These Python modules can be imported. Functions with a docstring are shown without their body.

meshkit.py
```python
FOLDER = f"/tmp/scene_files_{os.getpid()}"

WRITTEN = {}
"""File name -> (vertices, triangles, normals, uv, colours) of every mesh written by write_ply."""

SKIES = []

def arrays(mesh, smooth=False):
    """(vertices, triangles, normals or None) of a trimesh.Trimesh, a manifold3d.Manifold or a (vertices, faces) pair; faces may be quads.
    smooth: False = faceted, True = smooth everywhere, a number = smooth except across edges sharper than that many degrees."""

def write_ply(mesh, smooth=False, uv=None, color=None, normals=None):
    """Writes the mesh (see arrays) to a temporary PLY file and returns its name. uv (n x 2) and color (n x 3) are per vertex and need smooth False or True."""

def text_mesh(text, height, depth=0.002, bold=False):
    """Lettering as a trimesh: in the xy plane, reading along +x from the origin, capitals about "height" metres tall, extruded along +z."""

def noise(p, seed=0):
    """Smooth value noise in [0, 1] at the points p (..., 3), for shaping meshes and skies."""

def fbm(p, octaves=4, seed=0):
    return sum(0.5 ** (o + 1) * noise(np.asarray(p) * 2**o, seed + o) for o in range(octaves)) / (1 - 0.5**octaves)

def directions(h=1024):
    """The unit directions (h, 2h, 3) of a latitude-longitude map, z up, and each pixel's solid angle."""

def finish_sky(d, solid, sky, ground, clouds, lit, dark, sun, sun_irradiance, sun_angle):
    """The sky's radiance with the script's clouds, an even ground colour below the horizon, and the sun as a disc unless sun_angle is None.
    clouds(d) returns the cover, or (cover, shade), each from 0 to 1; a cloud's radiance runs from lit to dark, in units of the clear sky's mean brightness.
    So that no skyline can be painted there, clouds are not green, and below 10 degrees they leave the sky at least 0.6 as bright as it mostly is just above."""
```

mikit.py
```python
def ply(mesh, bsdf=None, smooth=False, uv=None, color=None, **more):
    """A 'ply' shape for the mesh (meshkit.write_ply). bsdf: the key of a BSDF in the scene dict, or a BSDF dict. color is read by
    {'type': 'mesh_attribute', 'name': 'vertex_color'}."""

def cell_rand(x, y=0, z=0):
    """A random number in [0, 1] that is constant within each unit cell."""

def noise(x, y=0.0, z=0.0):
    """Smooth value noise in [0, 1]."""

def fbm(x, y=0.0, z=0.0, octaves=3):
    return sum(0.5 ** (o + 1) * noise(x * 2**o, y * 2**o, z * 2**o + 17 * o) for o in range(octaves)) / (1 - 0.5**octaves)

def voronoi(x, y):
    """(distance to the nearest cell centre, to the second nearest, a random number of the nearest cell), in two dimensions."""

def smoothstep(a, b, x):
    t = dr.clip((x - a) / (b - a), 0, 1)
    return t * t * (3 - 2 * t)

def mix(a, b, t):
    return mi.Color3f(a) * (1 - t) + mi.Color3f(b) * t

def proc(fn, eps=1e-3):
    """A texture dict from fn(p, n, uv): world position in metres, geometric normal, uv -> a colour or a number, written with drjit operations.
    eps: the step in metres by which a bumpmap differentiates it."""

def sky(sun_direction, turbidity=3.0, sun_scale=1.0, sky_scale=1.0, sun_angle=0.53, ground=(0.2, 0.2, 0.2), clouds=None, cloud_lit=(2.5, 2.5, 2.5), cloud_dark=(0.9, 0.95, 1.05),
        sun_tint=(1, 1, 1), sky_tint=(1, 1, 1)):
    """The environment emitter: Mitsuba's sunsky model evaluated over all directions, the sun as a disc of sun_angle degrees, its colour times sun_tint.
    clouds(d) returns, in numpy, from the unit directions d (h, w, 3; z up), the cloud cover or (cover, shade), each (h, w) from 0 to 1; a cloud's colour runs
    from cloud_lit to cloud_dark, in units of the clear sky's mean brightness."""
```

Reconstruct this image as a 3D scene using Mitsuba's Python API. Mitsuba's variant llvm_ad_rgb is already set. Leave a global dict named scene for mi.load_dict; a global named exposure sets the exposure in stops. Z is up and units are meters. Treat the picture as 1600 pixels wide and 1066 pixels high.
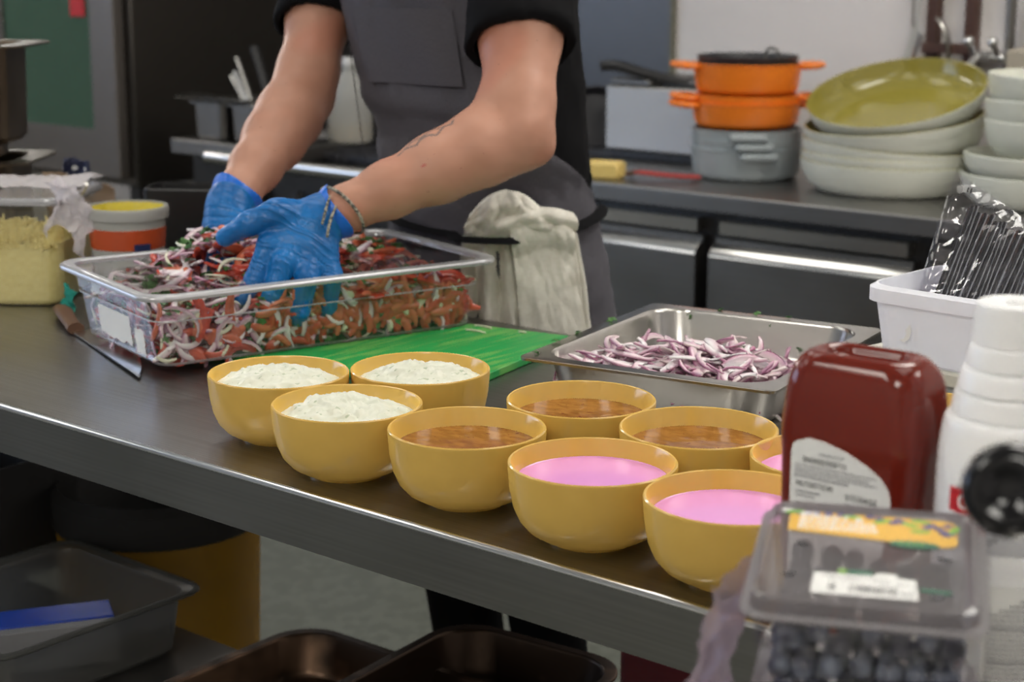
import math
import numpy as np
import trimesh
import manifold3d as m3
import mitsuba as mi
import drjit as dr
import mikit
import meshkit
from mikit import proc, fbm, noise, smoothstep, mix
from shapely.geometry import Polygon
from shapely import affinity

T = mi.ScalarTransform4f
PI = math.pi
scene, labels = {}, {}
rng = np.random.default_rng(7)

# ------------------------------------------------------------------ camera, light, exposure
CAM = np.array([0.0, -1.111, 1.424])
FWD = np.array([-0.62614662, 0.74755334, -0.22159516])
FWD /= np.linalg.norm(FWD)
_r = np.cross(FWD, [0, 0, 1.0]); _r /= np.linalg.norm(_r)
_u = np.cross(_r, FWD)
ROLL = 0.00338
UP = _u * math.cos(ROLL) - _r * math.sin(ROLL)
scene['camera'] = {
    'type': 'thinlens', 'fov': 33.36, 'fov_axis': 'x', 'aperture_radius': 0.0046, 'focus_distance': 1.74,
    'near_clip': 0.05, 'far_clip': 60.0,
    'to_world': T().look_at(origin=CAM.tolist(), target=(CAM + FWD).tolist(), up=UP.tolist())}
exposure = -0.1
PANEL_POWER = [9.0, 8.7, 8.0]
WINDOW_POWER = [2.2, 2.9, 4.2]
# ceiling light panels: (x, y); a window pane with daylight on the left wall. Their shapes follow with the room.
PANELS = [(-1.9, 0.50, .32), (-0.2, 0.50, .30), (-1.4, -1.9, 1.5), (0.3, -1.9, 1.7), (-0.9, 1.65, 1.35), (0.7, 1.5, 1.0), (-2.95, 1.65, .38), (-2.9, -.55, .30), (-4.2, -.55, .30)]     # x, y, strength

# ------------------------------------------------------------------ helpers
def add(key, mesh, bsdf, label=None, cat=None, group=None, kind=None, smooth=40, to_world=None, color=None, **more):
    if key in scene:
        k = 1
        while f'{key}_{k:03d}' in scene: k += 1
        key = f'{key}_{k:03d}'
    d = mesh if isinstance(mesh, dict) else mikit.ply(mesh, bsdf, smooth=True if color is not None else smooth, color=color, **more)
    d = dict(d)
    if to_world is not None: d['to_world'] = to_world
    scene[key] = d
    tag(key, label, cat, group, kind)
    return key

def tag(key, label=None, cat=None, group=None, kind=None):
    e = {}
    if label: e['label'] = label
    if cat: e['category'] = cat
    if group: e['group'] = group
    if kind: e['kind'] = kind
    if e: labels[key] = e

_used = {}
def thing(name, label, cat, group=None):
    n = _used.get(name, 0); _used[name] = n + 1
    key = name if n == 0 else f'{name}_{n:03d}'
    tag(key, label, cat, group)
    return key

def join(*ms):
    return trimesh.util.concatenate([as_tm(m) for m in ms])

def as_tm(m):
    if isinstance(m, trimesh.Trimesh): return m
    if isinstance(m, m3.Manifold):
        q = m.to_mesh(); return trimesh.Trimesh(q.vert_properties[:, :3], q.tri_verts, process=False)
    return trimesh.Trimesh(np.asarray(m[0], float), np.asarray(m[1], int), process=False)

def mani(tm):
    return m3.Manifold(m3.Mesh(np.asarray(tm.vertices, np.float32), np.asarray(tm.faces, np.uint32)))

def rbox(x0, x1, y0, y1, z0, z1, b=0.003):
    """a box with chamfered edges"""
    b = min(b, 0.45 * min(x1 - x0, y1 - y0, z1 - z0))
    pts = []
    for sx, xx in ((0, x0), (1, x1)):
        for sy, yy in ((0, y0), (1, y1)):
            for sz, zz in ((0, z0), (1, z1)):
                dx, dy, dz = (b, -b)[sx], (b, -b)[sy], (b, -b)[sz]
                pts += [(xx, yy + dy, zz + dz), (xx + dx, yy, zz + dz), (xx + dx, yy + dy, zz)]
    return trimesh.convex.convex_hull(np.array(pts))

def mv(tm, loc=(0, 0, 0), rz=0.0, rx=0.0, ry=0.0):
    tm = as_tm(tm).copy()
    M = np.eye(4)
    for ax, a in (((1, 0, 0), rx), ((0, 1, 0), ry), ((0, 0, 1), rz)):
        if a: M = trimesh.transformations.rotation_matrix(a, ax) @ M
    M[:3, 3] = loc
    tm.apply_transform(M); return tm

def loft(rings, cap0=True, cap1=True, closed=True):
    """rings: list of (n,3) arrays with equal n -> a mesh"""
    n = len(rings[0]); V = np.vstack(rings); F = []
    m = n if closed else n - 1
    for i in range(len(rings) - 1):
        a, b = i * n, (i + 1) * n
        for j in range(m):
            k = (j + 1) % n
            F += [(a + j, a + k, b + k), (a + j, b + k, b + j)]
    if cap0:
        V = np.vstack([V, rings[0].mean(0)]); c = len(V) - 1
        F += [((j + 1) % n, j, c) for j in range(n)]
    if cap1:
        V = np.vstack([V, rings[-1].mean(0)]); c = len(V) - 1; a = (len(rings) - 1) * n
        F += [(a + j, a + (j + 1) % n, c) for j in range(n)]
    return trimesh.Trimesh(V, np.array(F), process=False)

def lathe(prof, n=64, cap0=True, cap1=True):
    t = np.arange(n) * 2 * PI / n
    return loft([np.stack([r * np.cos(t), r * np.sin(t), np.full(n, z)], 1) for r, z in prof], cap0, cap1)

def rrect(hx, hy, r, z, n=6, cx=0.0, cy=0.0):
    r = min(r, hx * .999, hy * .999); p = []
    for qx, qy, a0 in ((1, 1, 0), (-1, 1, PI / 2), (-1, -1, PI), (1, -1, 1.5 * PI)):
        for k in range(n + 1):
            a = a0 + k / n * PI / 2
            p.append((cx + qx * (hx - r) + r * math.cos(a), cy + qy * (hy - r) + r * math.sin(a), z))
    return np.array(p)

def smooth_path(P, n=24):
    P = np.asarray(P, float)
    if len(P) < 3: return np.array([P[0] + (P[-1] - P[0]) * t for t in np.linspace(0, 1, n)])
    from scipy.interpolate import CubicSpline
    d = np.r_[0, np.cumsum(np.linalg.norm(np.diff(P, axis=0), axis=1) + 1e-9)]
    return CubicSpline(d, P)(np.linspace(0, d[-1], n))

def tube(P, r, n=10, sub=None, flat=1.0, upv=(0, 0, 1)):
    """a capped tube along the path P; r a number or per point; flat squeezes one axis"""
    P = np.asarray(P, float)
    if sub:
        rr = np.interp(np.linspace(0, 1, sub), np.linspace(0, 1, len(P)), np.broadcast_to(r, len(P)))
        P = smooth_path(P, sub)
    else: rr = np.interp(np.linspace(0, 1, len(P)), np.linspace(0, 1, max(2, np.size(r))), np.broadcast_to(r, max(2, np.size(r))))
    t = np.gradient(P, axis=0); t /= np.linalg.norm(t, axis=1, keepdims=True) + 1e-12
    u = np.cross(t[0], upv)
    if np.linalg.norm(u) < 1e-3: u = np.cross(t[0], (1, 0.3, 0))
    rings = []; ang = np.arange(n) * 2 * PI / n
    for i in range(len(P)):
        u = u - t[i] * (u @ t[i]); u /= np.linalg.norm(u)
        w = np.cross(t[i], u)
        rings.append(P[i] + rr[i] * (np.cos(ang)[:, None] * u + flat * np.sin(ang)[:, None] * w))
    return loft(rings)

def sheet(grid, thick, up=None):
    """a closed thin slab over a grid of points (a, b, 3)"""
    a, b = grid.shape[:2]
    du, dv = np.gradient(grid, axis=0), np.gradient(grid, axis=1)
    nrm = np.cross(du, dv); nrm /= np.linalg.norm(nrm, axis=2, keepdims=True) + 1e-12
    if up is not None and (nrm.reshape(-1, 3) @ np.asarray(up)).sum() < 0: nrm = -nrm; 
    G0, G1 = grid + nrm * thick / 2, grid - nrm * thick / 2
    V = np.vstack([G0.reshape(-1, 3), G1.reshape(-1, 3)]); N = a * b; F = []
    idx = np.arange(N).reshape(a, b)
    q = np.stack([idx[:-1, :-1], idx[1:, :-1], idx[1:, 1:], idx[:-1, 1:]], -1).reshape(-1, 4)
    F.append(q[:, [0, 1, 2]]); F.append(q[:, [0, 2, 3]])
    F.append(q[:, [2, 1, 0]] + N); F.append(q[:, [3, 2, 0]] + N)
    ring = np.r_[idx[0, :], idx[1:, -1], idx[-1, -2::-1], idx[-2:0, 0]]
    nx = np.roll(ring, -1)
    F.append(np.stack([nx, ring, ring + N], 1)); F.append(np.stack([nx, ring + N, nx + N], 1))
    m = trimesh.Trimesh(V, np.vstack(F), process=False)
    if m.volume < 0: m.invert()
    return m

def grid_mesh(grid):
    a, b = grid.shape[:2]; idx = np.arange(a * b).reshape(a, b)
    q = np.stack([idx[:-1, :-1], idx[1:, :-1], idx[1:, 1:], idx[:-1, 1:]], -1).reshape(-1, 4)
    return trimesh.Trimesh(grid.reshape(-1, 3), np.vstack([q[:, [0, 1, 2]], q[:, [0, 2, 3]]]), process=False)

def ball(c, r, n=20):
    return m3.Manifold.sphere(r, n).translate(list(map(float, c)))

def chain(js):
    """hull of consecutive spheres; js: list of (point, radius)"""
    out = []
    for (a, ra), (b, rb) in zip(js[:-1], js[1:]):
        out.append(m3.Manifold.batch_hull([ball(a, ra), ball(b, rb)]))
    return out

def union(ms): return m3.Manifold.batch_boolean(ms, m3.OpType.Add)

def relax(man, length, it=12):
    tm = as_tm(man.refine_to_length(length)); tm.merge_vertices()
    taubin(tm, it)
    return tm

def taubin(tm, it, lamb=.5, nu=.52):
    from scipy.sparse import coo_matrix
    f = np.asarray(tm.faces); n = len(tm.vertices)
    e = np.vstack([f[:, [0, 1]], f[:, [1, 2]], f[:, [2, 0]]]); e = np.vstack([e, e[:, ::-1]])
    W = coo_matrix((np.ones(len(e)), (e[:, 0], e[:, 1])), (n, n)).tocsr(); W.data[:] = 1
    deg = np.asarray(W.sum(1)).ravel(); ok = (deg > 0)[:, None]; v = np.array(tm.vertices)
    for _ in range(it):
        for q in (lamb, -nu): v = v + q * np.where(ok, W @ v / np.maximum(deg, 1)[:, None] - v, 0)
    tm.vertices = v

def surface_nets(D, org, h):
    """the zero surface of a sampled signed distance field as a smooth quad mesh"""
    S = D < 0; nx, ny, nz = D.shape
    corners = [(i, j, k) for i in (0, 1) for j in (0, 1) for k in (0, 1)]
    cell = lambda A, c: A[c[0]:nx - 1 + c[0], c[1]:ny - 1 + c[1], c[2]:nz - 1 + c[2]]
    cnt = sum(cell(S, c).astype(np.int8) for c in corners)
    act = (cnt > 0) & (cnt < 8); idx = np.full(act.shape, -1); idx[act] = np.arange(act.sum())
    base = np.argwhere(act); P = np.zeros((len(base), 3)); W = np.zeros(len(base))
    for c in corners:
        for ax in range(3):
            if c[ax]: continue
            e = list(c); e[ax] = 1
            a_, b_ = cell(D, c)[act], cell(D, tuple(e))[act]
            m = (a_ < 0) != (b_ < 0)
            t = np.where(m, a_ / np.where(a_ == b_, 1, a_ - b_), 0)
            q = np.tile(np.array(c, float), (len(base), 1)); q[:, ax] = t
            P[m] += q[m]; W[m] += 1
    V = (base + P / W[:, None]) * h + org; F = []
    for ax in range(3):
        u, v = [(1, 2), (2, 0), (0, 1)][ax]
        sl0 = [slice(None)] * 3; sl1 = [slice(None)] * 3; sl0[ax] = slice(0, -1); sl1[ax] = slice(1, None)
        ch = S[tuple(sl0)] != S[tuple(sl1)]
        for flip, msk in ((False, ch & S[tuple(sl0)]), (True, ch & ~S[tuple(sl0)])):
            e = np.argwhere(msk); e = e[(e[:, u] > 0) & (e[:, v] > 0) & (e[:, u] < act.shape[u]) & (e[:, v] < act.shape[v]) & (e[:, ax] < act.shape[ax])]
            if not len(e): continue
            du = np.zeros(3, int); dv = np.zeros(3, int); du[u] = 1; dv[v] = 1
            q = np.stack([idx[tuple((e - o).T)] for o in (du * 0, du, du + dv, dv)], 1)
            if flip: q = q[:, ::-1]
            F += [q[:, [0, 1, 2]], q[:, [0, 2, 3]]]
    return trimesh.Trimesh(V, np.vstack(F), process=False)

def organic(bones, h=.005, k=.012, extra=None, it=4):
    """one continuous surface over tapered bones (point, radius, point, radius[, blend]), blended where they meet"""
    A = np.array([b[0] for b in bones] + [b[2] for b in bones]); R = max(max(b[1], b[3]) for b in bones)
    lo, hi = A.min(0) - R - 3 * h, A.max(0) + R + 3 * h
    if extra is not None: lo = np.minimum(lo, extra[0] - 3 * h); hi = np.maximum(hi, extra[1] + 3 * h)
    n = np.ceil((hi - lo) / h).astype(int) + 1
    ax = [(lo[i] + h * np.arange(n[i])).astype(np.float32) for i in range(3)]
    D = np.full(n, .5, np.float32)
    def put(win, d, kk):
        o = D[win]; hh = np.clip(.5 + .5 * (o - d) / kk, 0, 1)
        D[win] = o * (1 - hh) + d * hh - kk * hh * (1 - hh)
    for b in bones:
        a_, ra, c_, rc = b[:4]; kk = b[4] if len(b) > 4 else k
        a_, c_ = np.asarray(a_, float), np.asarray(c_, float); pad = max(ra, rc) + 2.2 * kk + 2 * h
        l, g_ = np.minimum(a_, c_) - pad, np.maximum(a_, c_) + pad
        win = tuple(slice(max(0, int((l[i] - lo[i]) / h)), min(n[i], int((g_[i] - lo[i]) / h) + 2)) for i in range(3))
        X, Y, Z_ = np.meshgrid(*[ax[i][win[i]] for i in range(3)], indexing='ij', sparse=True)
        d_ = c_ - a_; L2 = max(d_ @ d_, 1e-12)
        px, py, pz = X - a_[0], Y - a_[1], Z_ - a_[2]
        t = np.clip((px * d_[0] + py * d_[1] + pz * d_[2]) / L2, 0, 1)
        dist = np.sqrt((px - t * d_[0]) ** 2 + (py - t * d_[1]) ** 2 + (pz - t * d_[2]) ** 2) - (ra + (rc - ra) * t)
        put(win, dist.astype(np.float32), kk)
    if extra is not None:
        X, Y, Z_ = np.meshgrid(*ax, indexing='ij', sparse=True)
        D = np.minimum(D, extra[2](X, Y, Z_).astype(np.float32))
    m = surface_nets(D, lo, h)
    if m.volume < 0: m.invert()
    if it: taubin(m, it)
    return m

def warp(tm, fn):
    tm = as_tm(tm).copy(); tm.vertices = fn(np.asarray(tm.vertices)); return tm

def text(s, h, depth=0.0006, bold=True): return meshkit.text_mesh(s, h, depth, bold)

# ------------------------------------------------------------------ materials
def two(b): return {'type': 'twosided', 'bsdf': b}
def prin(rgb, rough=0.5, **k):
    c = rgb if isinstance(rgb, dict) else {'type': 'rgb', 'value': list(rgb)}
    return two({'type': 'principled', 'base_color': c, 'roughness': rough, **k})
def mat(name, d): scene['mat_' + name] = d; return 'mat_' + name

def steel_color(p, n, uv):
    s = fbm(p.x * 4, p.y * 4, p.z * 4, 3)
    g = noise(p.x * 5, p.y * 420, p.z * 420)
    return mix((0.21, 0.203, 0.195), (0.34, 0.332, 0.322), dr.clip(0.7 * s + 0.3 * g, 0, 1))
def steel_rough(p, n, uv):
    return 0.24 + 0.16 * fbm(p.x * 6, p.y * 6, p.z * 6, 3) + 0.06 * noise(p.x * 6, p.y * 500, p.z * 500)
STEEL = mat('steel', prin(proc(steel_color), proc(steel_rough), metallic=1.0))
STEEL2 = mat('steel_smooth', prin((0.62, 0.60, 0.57), 0.22, metallic=1.0))
EDGE = mat('edge_glint', prin((0.72, 0.71, 0.69), 0.13, metallic=1.0))  # brighter, smoother steel; puts the overhead highlight into edge and lips
STEELD = mat('steel_dark', prin((0.23, 0.22, 0.21), 0.38, metallic=1.0))
CHROME = mat('chrome', prin((0.75, 0.75, 0.75), 0.12, metallic=1.0))
def pan_dark(p, n, uv):
    return mix((0.04, 0.024, 0.015), (0.20, 0.12, 0.075), smoothstep(0.45, 0.75, fbm(p.x * 14, p.y * 14, p.z * 14, 3)))
BAKED = mat('baked_tin', prin(proc(pan_dark), 0.30, metallic=0.75))
def pan_warm(p, n, uv):
    return mix((0.07, 0.05, 0.033), (0.17, 0.135, 0.10), fbm(p.x * 9, p.y * 9, p.z * 9, 3))
STOCK = mat('stained_steel', prin(proc(pan_warm), 0.32, metallic=0.9))
def wallc(p, n, uv): return mix((0.60, 0.57, 0.56), (0.70, 0.67, 0.66), fbm(p.x * 3, p.y * 3, p.z * 3, 2))
WALL = mat('white_wall', prin(proc(wallc), 0.45))
WALLG = mat('grey_wall', prin((0.55, 0.53, 0.50), 0.6))
CEIL = mat('ceiling', prin((0.78, 0.77, 0.74), 0.8))
def floorc(p, n, uv): return mix((0.095, 0.100, 0.080), (0.112, 0.117, 0.095), smoothstep(0.35, 0.7, fbm(p.x * 40, p.y * 40, 0, 3)))
FLOOR = mat('vinyl_floor', prin(proc(floorc), 0.5))
BLACKP = mat('black_plastic', prin((0.012, 0.012, 0.013), 0.35))
BLACKG = mat('black_gloss', prin((0.006, 0.006, 0.007), 0.10, specular=0.35))
DARKP = mat('dark_rubber', prin((0.02, 0.02, 0.02), 0.7))
def ochre(p, n, uv): return mix((0.60, 0.378, 0.084), (0.63, 0.402, 0.094), noise(p.x * 60, p.y * 60, p.z * 60))
BOWL = mat('ochre_glaze', prin(proc(ochre), 0.17, specular=0.65))
def tzc(p, n, uv):
    a = noise(p.x * 330, p.y * 170, p.z * 170); b = noise(p.x * 90 + 7, p.y * 90, p.z * 90)
    base = mix((0.60, 0.62, 0.50), (0.71, 0.72, 0.62), b)
    return mix(base, (0.28, 0.35, 0.20), smoothstep(0.78, 0.92, a) * 0.6)
TZATZIKI = mat('tzatziki', prin(proc(tzc), 0.32))
def brownc(p, n, uv):
    a = fbm(p.x * 90, p.y * 160, p.z * 90, 3)
    c = mix((0.20, 0.072, 0.014), (0.275, 0.112, 0.026), smoothstep(0.3, 0.7, a))
    return mix(c, (0.12, 0.015, 0.006), smoothstep(0.80, 0.9, noise(p.x * 260, p.y * 260, p.z * 260)))
BROWN = mat('brown_sauce', prin(proc(brownc), 0.12, specular=0.6))
PINK = mat('pink_sauce', prin((0.70, 0.30, 0.62), 0.13, specular=0.5))
def greenb(p, n, uv):
    s = noise(p.x * 260, p.y * 18, 0) * 0.5 + 0.5 * fbm(p.x * 12, p.y * 12, 0, 3)
    return mix((0.010, 0.26, 0.055), (0.10, 0.33, 0.07), smoothstep(0.45, 0.75, s))
BOARD = mat('green_board', prin(proc(greenb), 0.42))
CLEAR = mat('clear_plastic', {'type': 'thindielectric', 'int_ior': 1.45, 'specular_transmittance': {'type': 'rgb', 'value': [0.93, 0.94, 0.93]}})
CLEAR3 = mat('clear_punnet', {'type': 'thindielectric', 'int_ior': 1.18, 'specular_transmittance': {'type': 'rgb', 'value': [0.95, 0.95, 0.96]}})
CLEAR2 = mat('clear_film', {'type': 'thindielectric', 'int_ior': 1.5, 'specular_transmittance': {'type': 'rgb', 'value': [0.94, 0.93, 0.96]}})
POLY = mat('clear_rim', prin((0.50, 0.50, 0.52), 0.12, spec_trans=0.55, eta=1.2, specular=None) if False else two({'type': 'principled', 'base_color': {'type': 'rgb', 'value': [0.42, 0.42, 0.44]}, 'roughness': 0.14, 'metallic': 0.35, 'clearcoat': 1.0}))
MILKY = mat('milky_plastic', {'type': 'principledthin', 'base_color': {'type': 'rgb', 'value': [0.92, 0.93, 0.97]}, 'roughness': 0.35, 'diff_trans': 0.6, 'spec_trans': 0.08, 'eta': 1.4})
MILKYD = mat('milky_tub', {'type': 'principledthin', 'base_color': {'type': 'rgb', 'value': [0.66, 0.66, 0.64]}, 'roughness': 0.3, 'diff_trans': 0.6, 'spec_trans': 0.25, 'eta': 1.4})
WHITEP = mat('white_plastic', prin((0.82, 0.82, 0.82), 0.28))
CREAM = mat('cream_plastic', prin((0.62, 0.60, 0.52), 0.35))
PAPER = mat('white_label', prin((0.72, 0.72, 0.70), 0.5))
INK = mat('black_ink', prin((0.02, 0.02, 0.022), 0.5))
GREYINK = mat('grey_ink', prin((0.22, 0.22, 0.23), 0.5))
RED = mat('red_print', prin((0.48, 0.015, 0.02), 0.4))
LGREY = mat('grey_print', prin((0.40, 0.40, 0.42), 0.5))
YELLOWP = mat('yellow_print', prin((0.72, 0.42, 0.06), 0.4))
DGREEN = mat('dark_green_print', prin((0.02, 0.13, 0.075), 0.4))
LEAFP = mat('leaf_green_print', prin((0.20, 0.42, 0.06), 0.4))
BERRYP = mat('berry_print', prin((0.10, 0.08, 0.20), 0.4))
WHITEI = mat('white_ink', prin((0.85, 0.85, 0.83), 0.4))
BINY = mat('yellow_bin', prin((0.30, 0.155, 0.010), 0.45))  # yellow darkened; the dim under the table is put into it
BLUE = mat('blue_card', prin((0.02, 0.06, 0.38), 0.4))
def ketch(p, n, uv):
    return mix((0.10, 0.008, 0.004), (0.15, 0.016, 0.008), fbm(p.x * 18, p.y * 18, p.z * 18, 2))
KETCHUP = mat('ketchup', prin(proc(ketch), 0.13, specular=0.42))
ORANGE = mat('orange_enamel', prin((0.80, 0.19, 0.012), 0.25, clearcoat=0.6))
GREYEN = mat('grey_enamel', prin((0.30, 0.335, 0.35), 0.26, clearcoat=0.6))
CASTI = mat('black_iron', prin((0.018, 0.018, 0.022), 0.5))
PORC = mat('pale_stoneware', prin((0.60, 0.61, 0.54), 0.28))
OLIVE = mat('olive_glaze', prin((0.235, 0.20, 0.035), 0.14, clearcoat=0.5))
WOOD = mat('dark_wood', prin((0.055, 0.022, 0.014), 0.5))
HANDLE = mat('knife_handle', prin((0.10, 0.045, 0.022), 0.5))
TEAL = mat('teal_cloth', prin((0.01, 0.24, 0.19), 0.85))
BAGB = mat('brown_paper', prin((0.27, 0.19, 0.13), 0.8))
GLASSG = mat('oven_glass', prin((0.035, 0.085, 0.055), 0.12, specular=0.6))
OVENF = mat('oven_steel', prin((0.195, 0.175, 0.16), 0.45, metallic=0.85))
OVENS = mat('oven_side', prin((0.10, 0.09, 0.08), 0.36, metallic=0.9))  # darker copy of the oven steel; the dark reflection is put in
CUT = mat('cutlery_black', prin((0.010, 0.011, 0.014), 0.3))
EGG = mat('yellow_butter', prin((0.72, 0.53, 0.17), 0.45))
REDP = mat('red_silicone', prin((0.33, 0.025, 0.02), 0.45))
TOMATO = [mat(f'tomato_{i}', prin(c, 0.22, specular=0.5)) for i, c in enumerate([(0.47, 0.080, 0.040), (0.43, 0.050, 0.028), (0.52, 0.125, 0.060)])]
PARSLEY = [mat(f'parsley_{i}', two({'type': 'principled', 'base_color': {'type': 'rgb', 'value': c}, 'roughness': 0.5})) for i, c in enumerate([[0.025, 0.095, 0.018], [0.05, 0.15, 0.028]])]
CABB = mat('cabbage', prin((0.66, 0.66, 0.50), 0.35))
ONION = mat('onion', two({'type': 'principled', 'base_color': {'type': 'mesh_attribute', 'name': 'vertex_color'}, 'roughness': 0.28}))
def cheesec(p, n, uv): return mix((0.66, 0.55, 0.21), (0.77, 0.67, 0.31), fbm(p.x * 150, p.y * 150, p.z * 150, 2))
CHEESE = mat('grated_cheese', prin(proc(cheesec), 0.55))
def berryc(p, n, uv):
    return mix((0.012, 0.013, 0.025), (0.070, 0.085, 0.118), smoothstep(0.35, 0.75, fbm(p.x * 70, p.y * 70, p.z * 70, 3)))
BERRY = mat('blueberry', prin(proc(berryc), 0.5))
SHIRT = mat('black_cotton', prin((0.0055, 0.0055, 0.0065), 0.9, specular=0.12, sheen=0.04))
def apronc(p, n, uv):
    w = noise(p.x * 500, p.y * 500, p.z * 900)
    return mix((0.053, 0.050, 0.061), (0.077, 0.073, 0.088), w)
APRON = mat('grey_apron', prin(proc(apronc), 0.85, sheen=0.2))
def towelc(p, n, uv):
    s = smoothstep(0.62, 0.85, fbm(p.x * 22, p.y * 22, p.z * 22, 3))
    return mix(mix((0.66, 0.63, 0.55), (0.76, 0.74, 0.67), noise(p.x * 300, p.y * 300, p.z * 300)), (0.46, 0.42, 0.34), s * 0.6)
TOWEL = mat('towel_cloth', prin(proc(towelc), 0.9, sheen=0.3))
GLOVE = mat('blue_glove', None)
def glovec(p, n, uv):
    return mix((0.004, 0.075, 0.26), (0.008, 0.18, 0.52), fbm(p.x * 28, p.y * 28, p.z * 28, 3))
def glovebump(p, n, uv):
    q = p.x * 0.55 + p.y * 0.3 - p.z * 0.78
    return 0.0010 * noise(q * 260 + 3.0 * noise(p.x * 40, p.y * 40, p.z * 40), p.x * 14, p.y * 14)
scene[GLOVE] = two({'type': 'bumpmap', 'arbitrary': proc(glovebump, 5e-4), 'scale': 1.0, 'bsdf': {'type': 'principled', 'base_color': proc(glovec), 'roughness': 0.3, 'specular': 0.5}})
GLOVEC = mat('blue_glove_cuff', prin((0.008, 0.13, 0.58), 0.3))
WBAG = mat('white_bag', {'type': 'principledthin', 'base_color': {'type': 'rgb', 'value': [0.88, 0.84, 0.88]}, 'roughness': 0.18, 'diff_trans': 0.6, 'spec_trans': 0.25, 'eta': 1.4})

# ------------------------------------------------------------------ the room
def slab(key, x0, x1, y0, y1, z0, z1, m, label=None, b=0.002): add(key, rbox(x0, x1, y0, y1, z0, z1, b), m, label, kind='structure')
XL, XR, YB, YF, ZC = -5.6, 1.9, 2.80, -3.2, 2.70
slab('floor', XL, XR, YF, YB, -0.06, 0.0, FLOOR, 'grey green speckled vinyl kitchen floor')
slab('ceiling', XL, XR, YF, YB, ZC, ZC + 0.06, CEIL, 'white kitchen ceiling')
slab('wall_back', XL, XR, YB, YB + 0.1, 0, ZC, WALL, 'plain white wall behind the steel counter')
slab('wall_front', XL, XR, YF - 0.1, YF, 0, ZC, WALLG)
slab('wall_right', XR, XR + 0.1, YF, YB, 0, ZC, WALL)
wl = mani(rbox(XL - 0.1, XL, YF, YB, 0, ZC, 0.001)) - mani(rbox(XL - 0.2, XL + 0.1, -2.2, 0.4, 1.0, 2.2, 0.001))
add('wall_left', as_tm(wl), WALLG, kind='structure', smooth=False)
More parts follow.
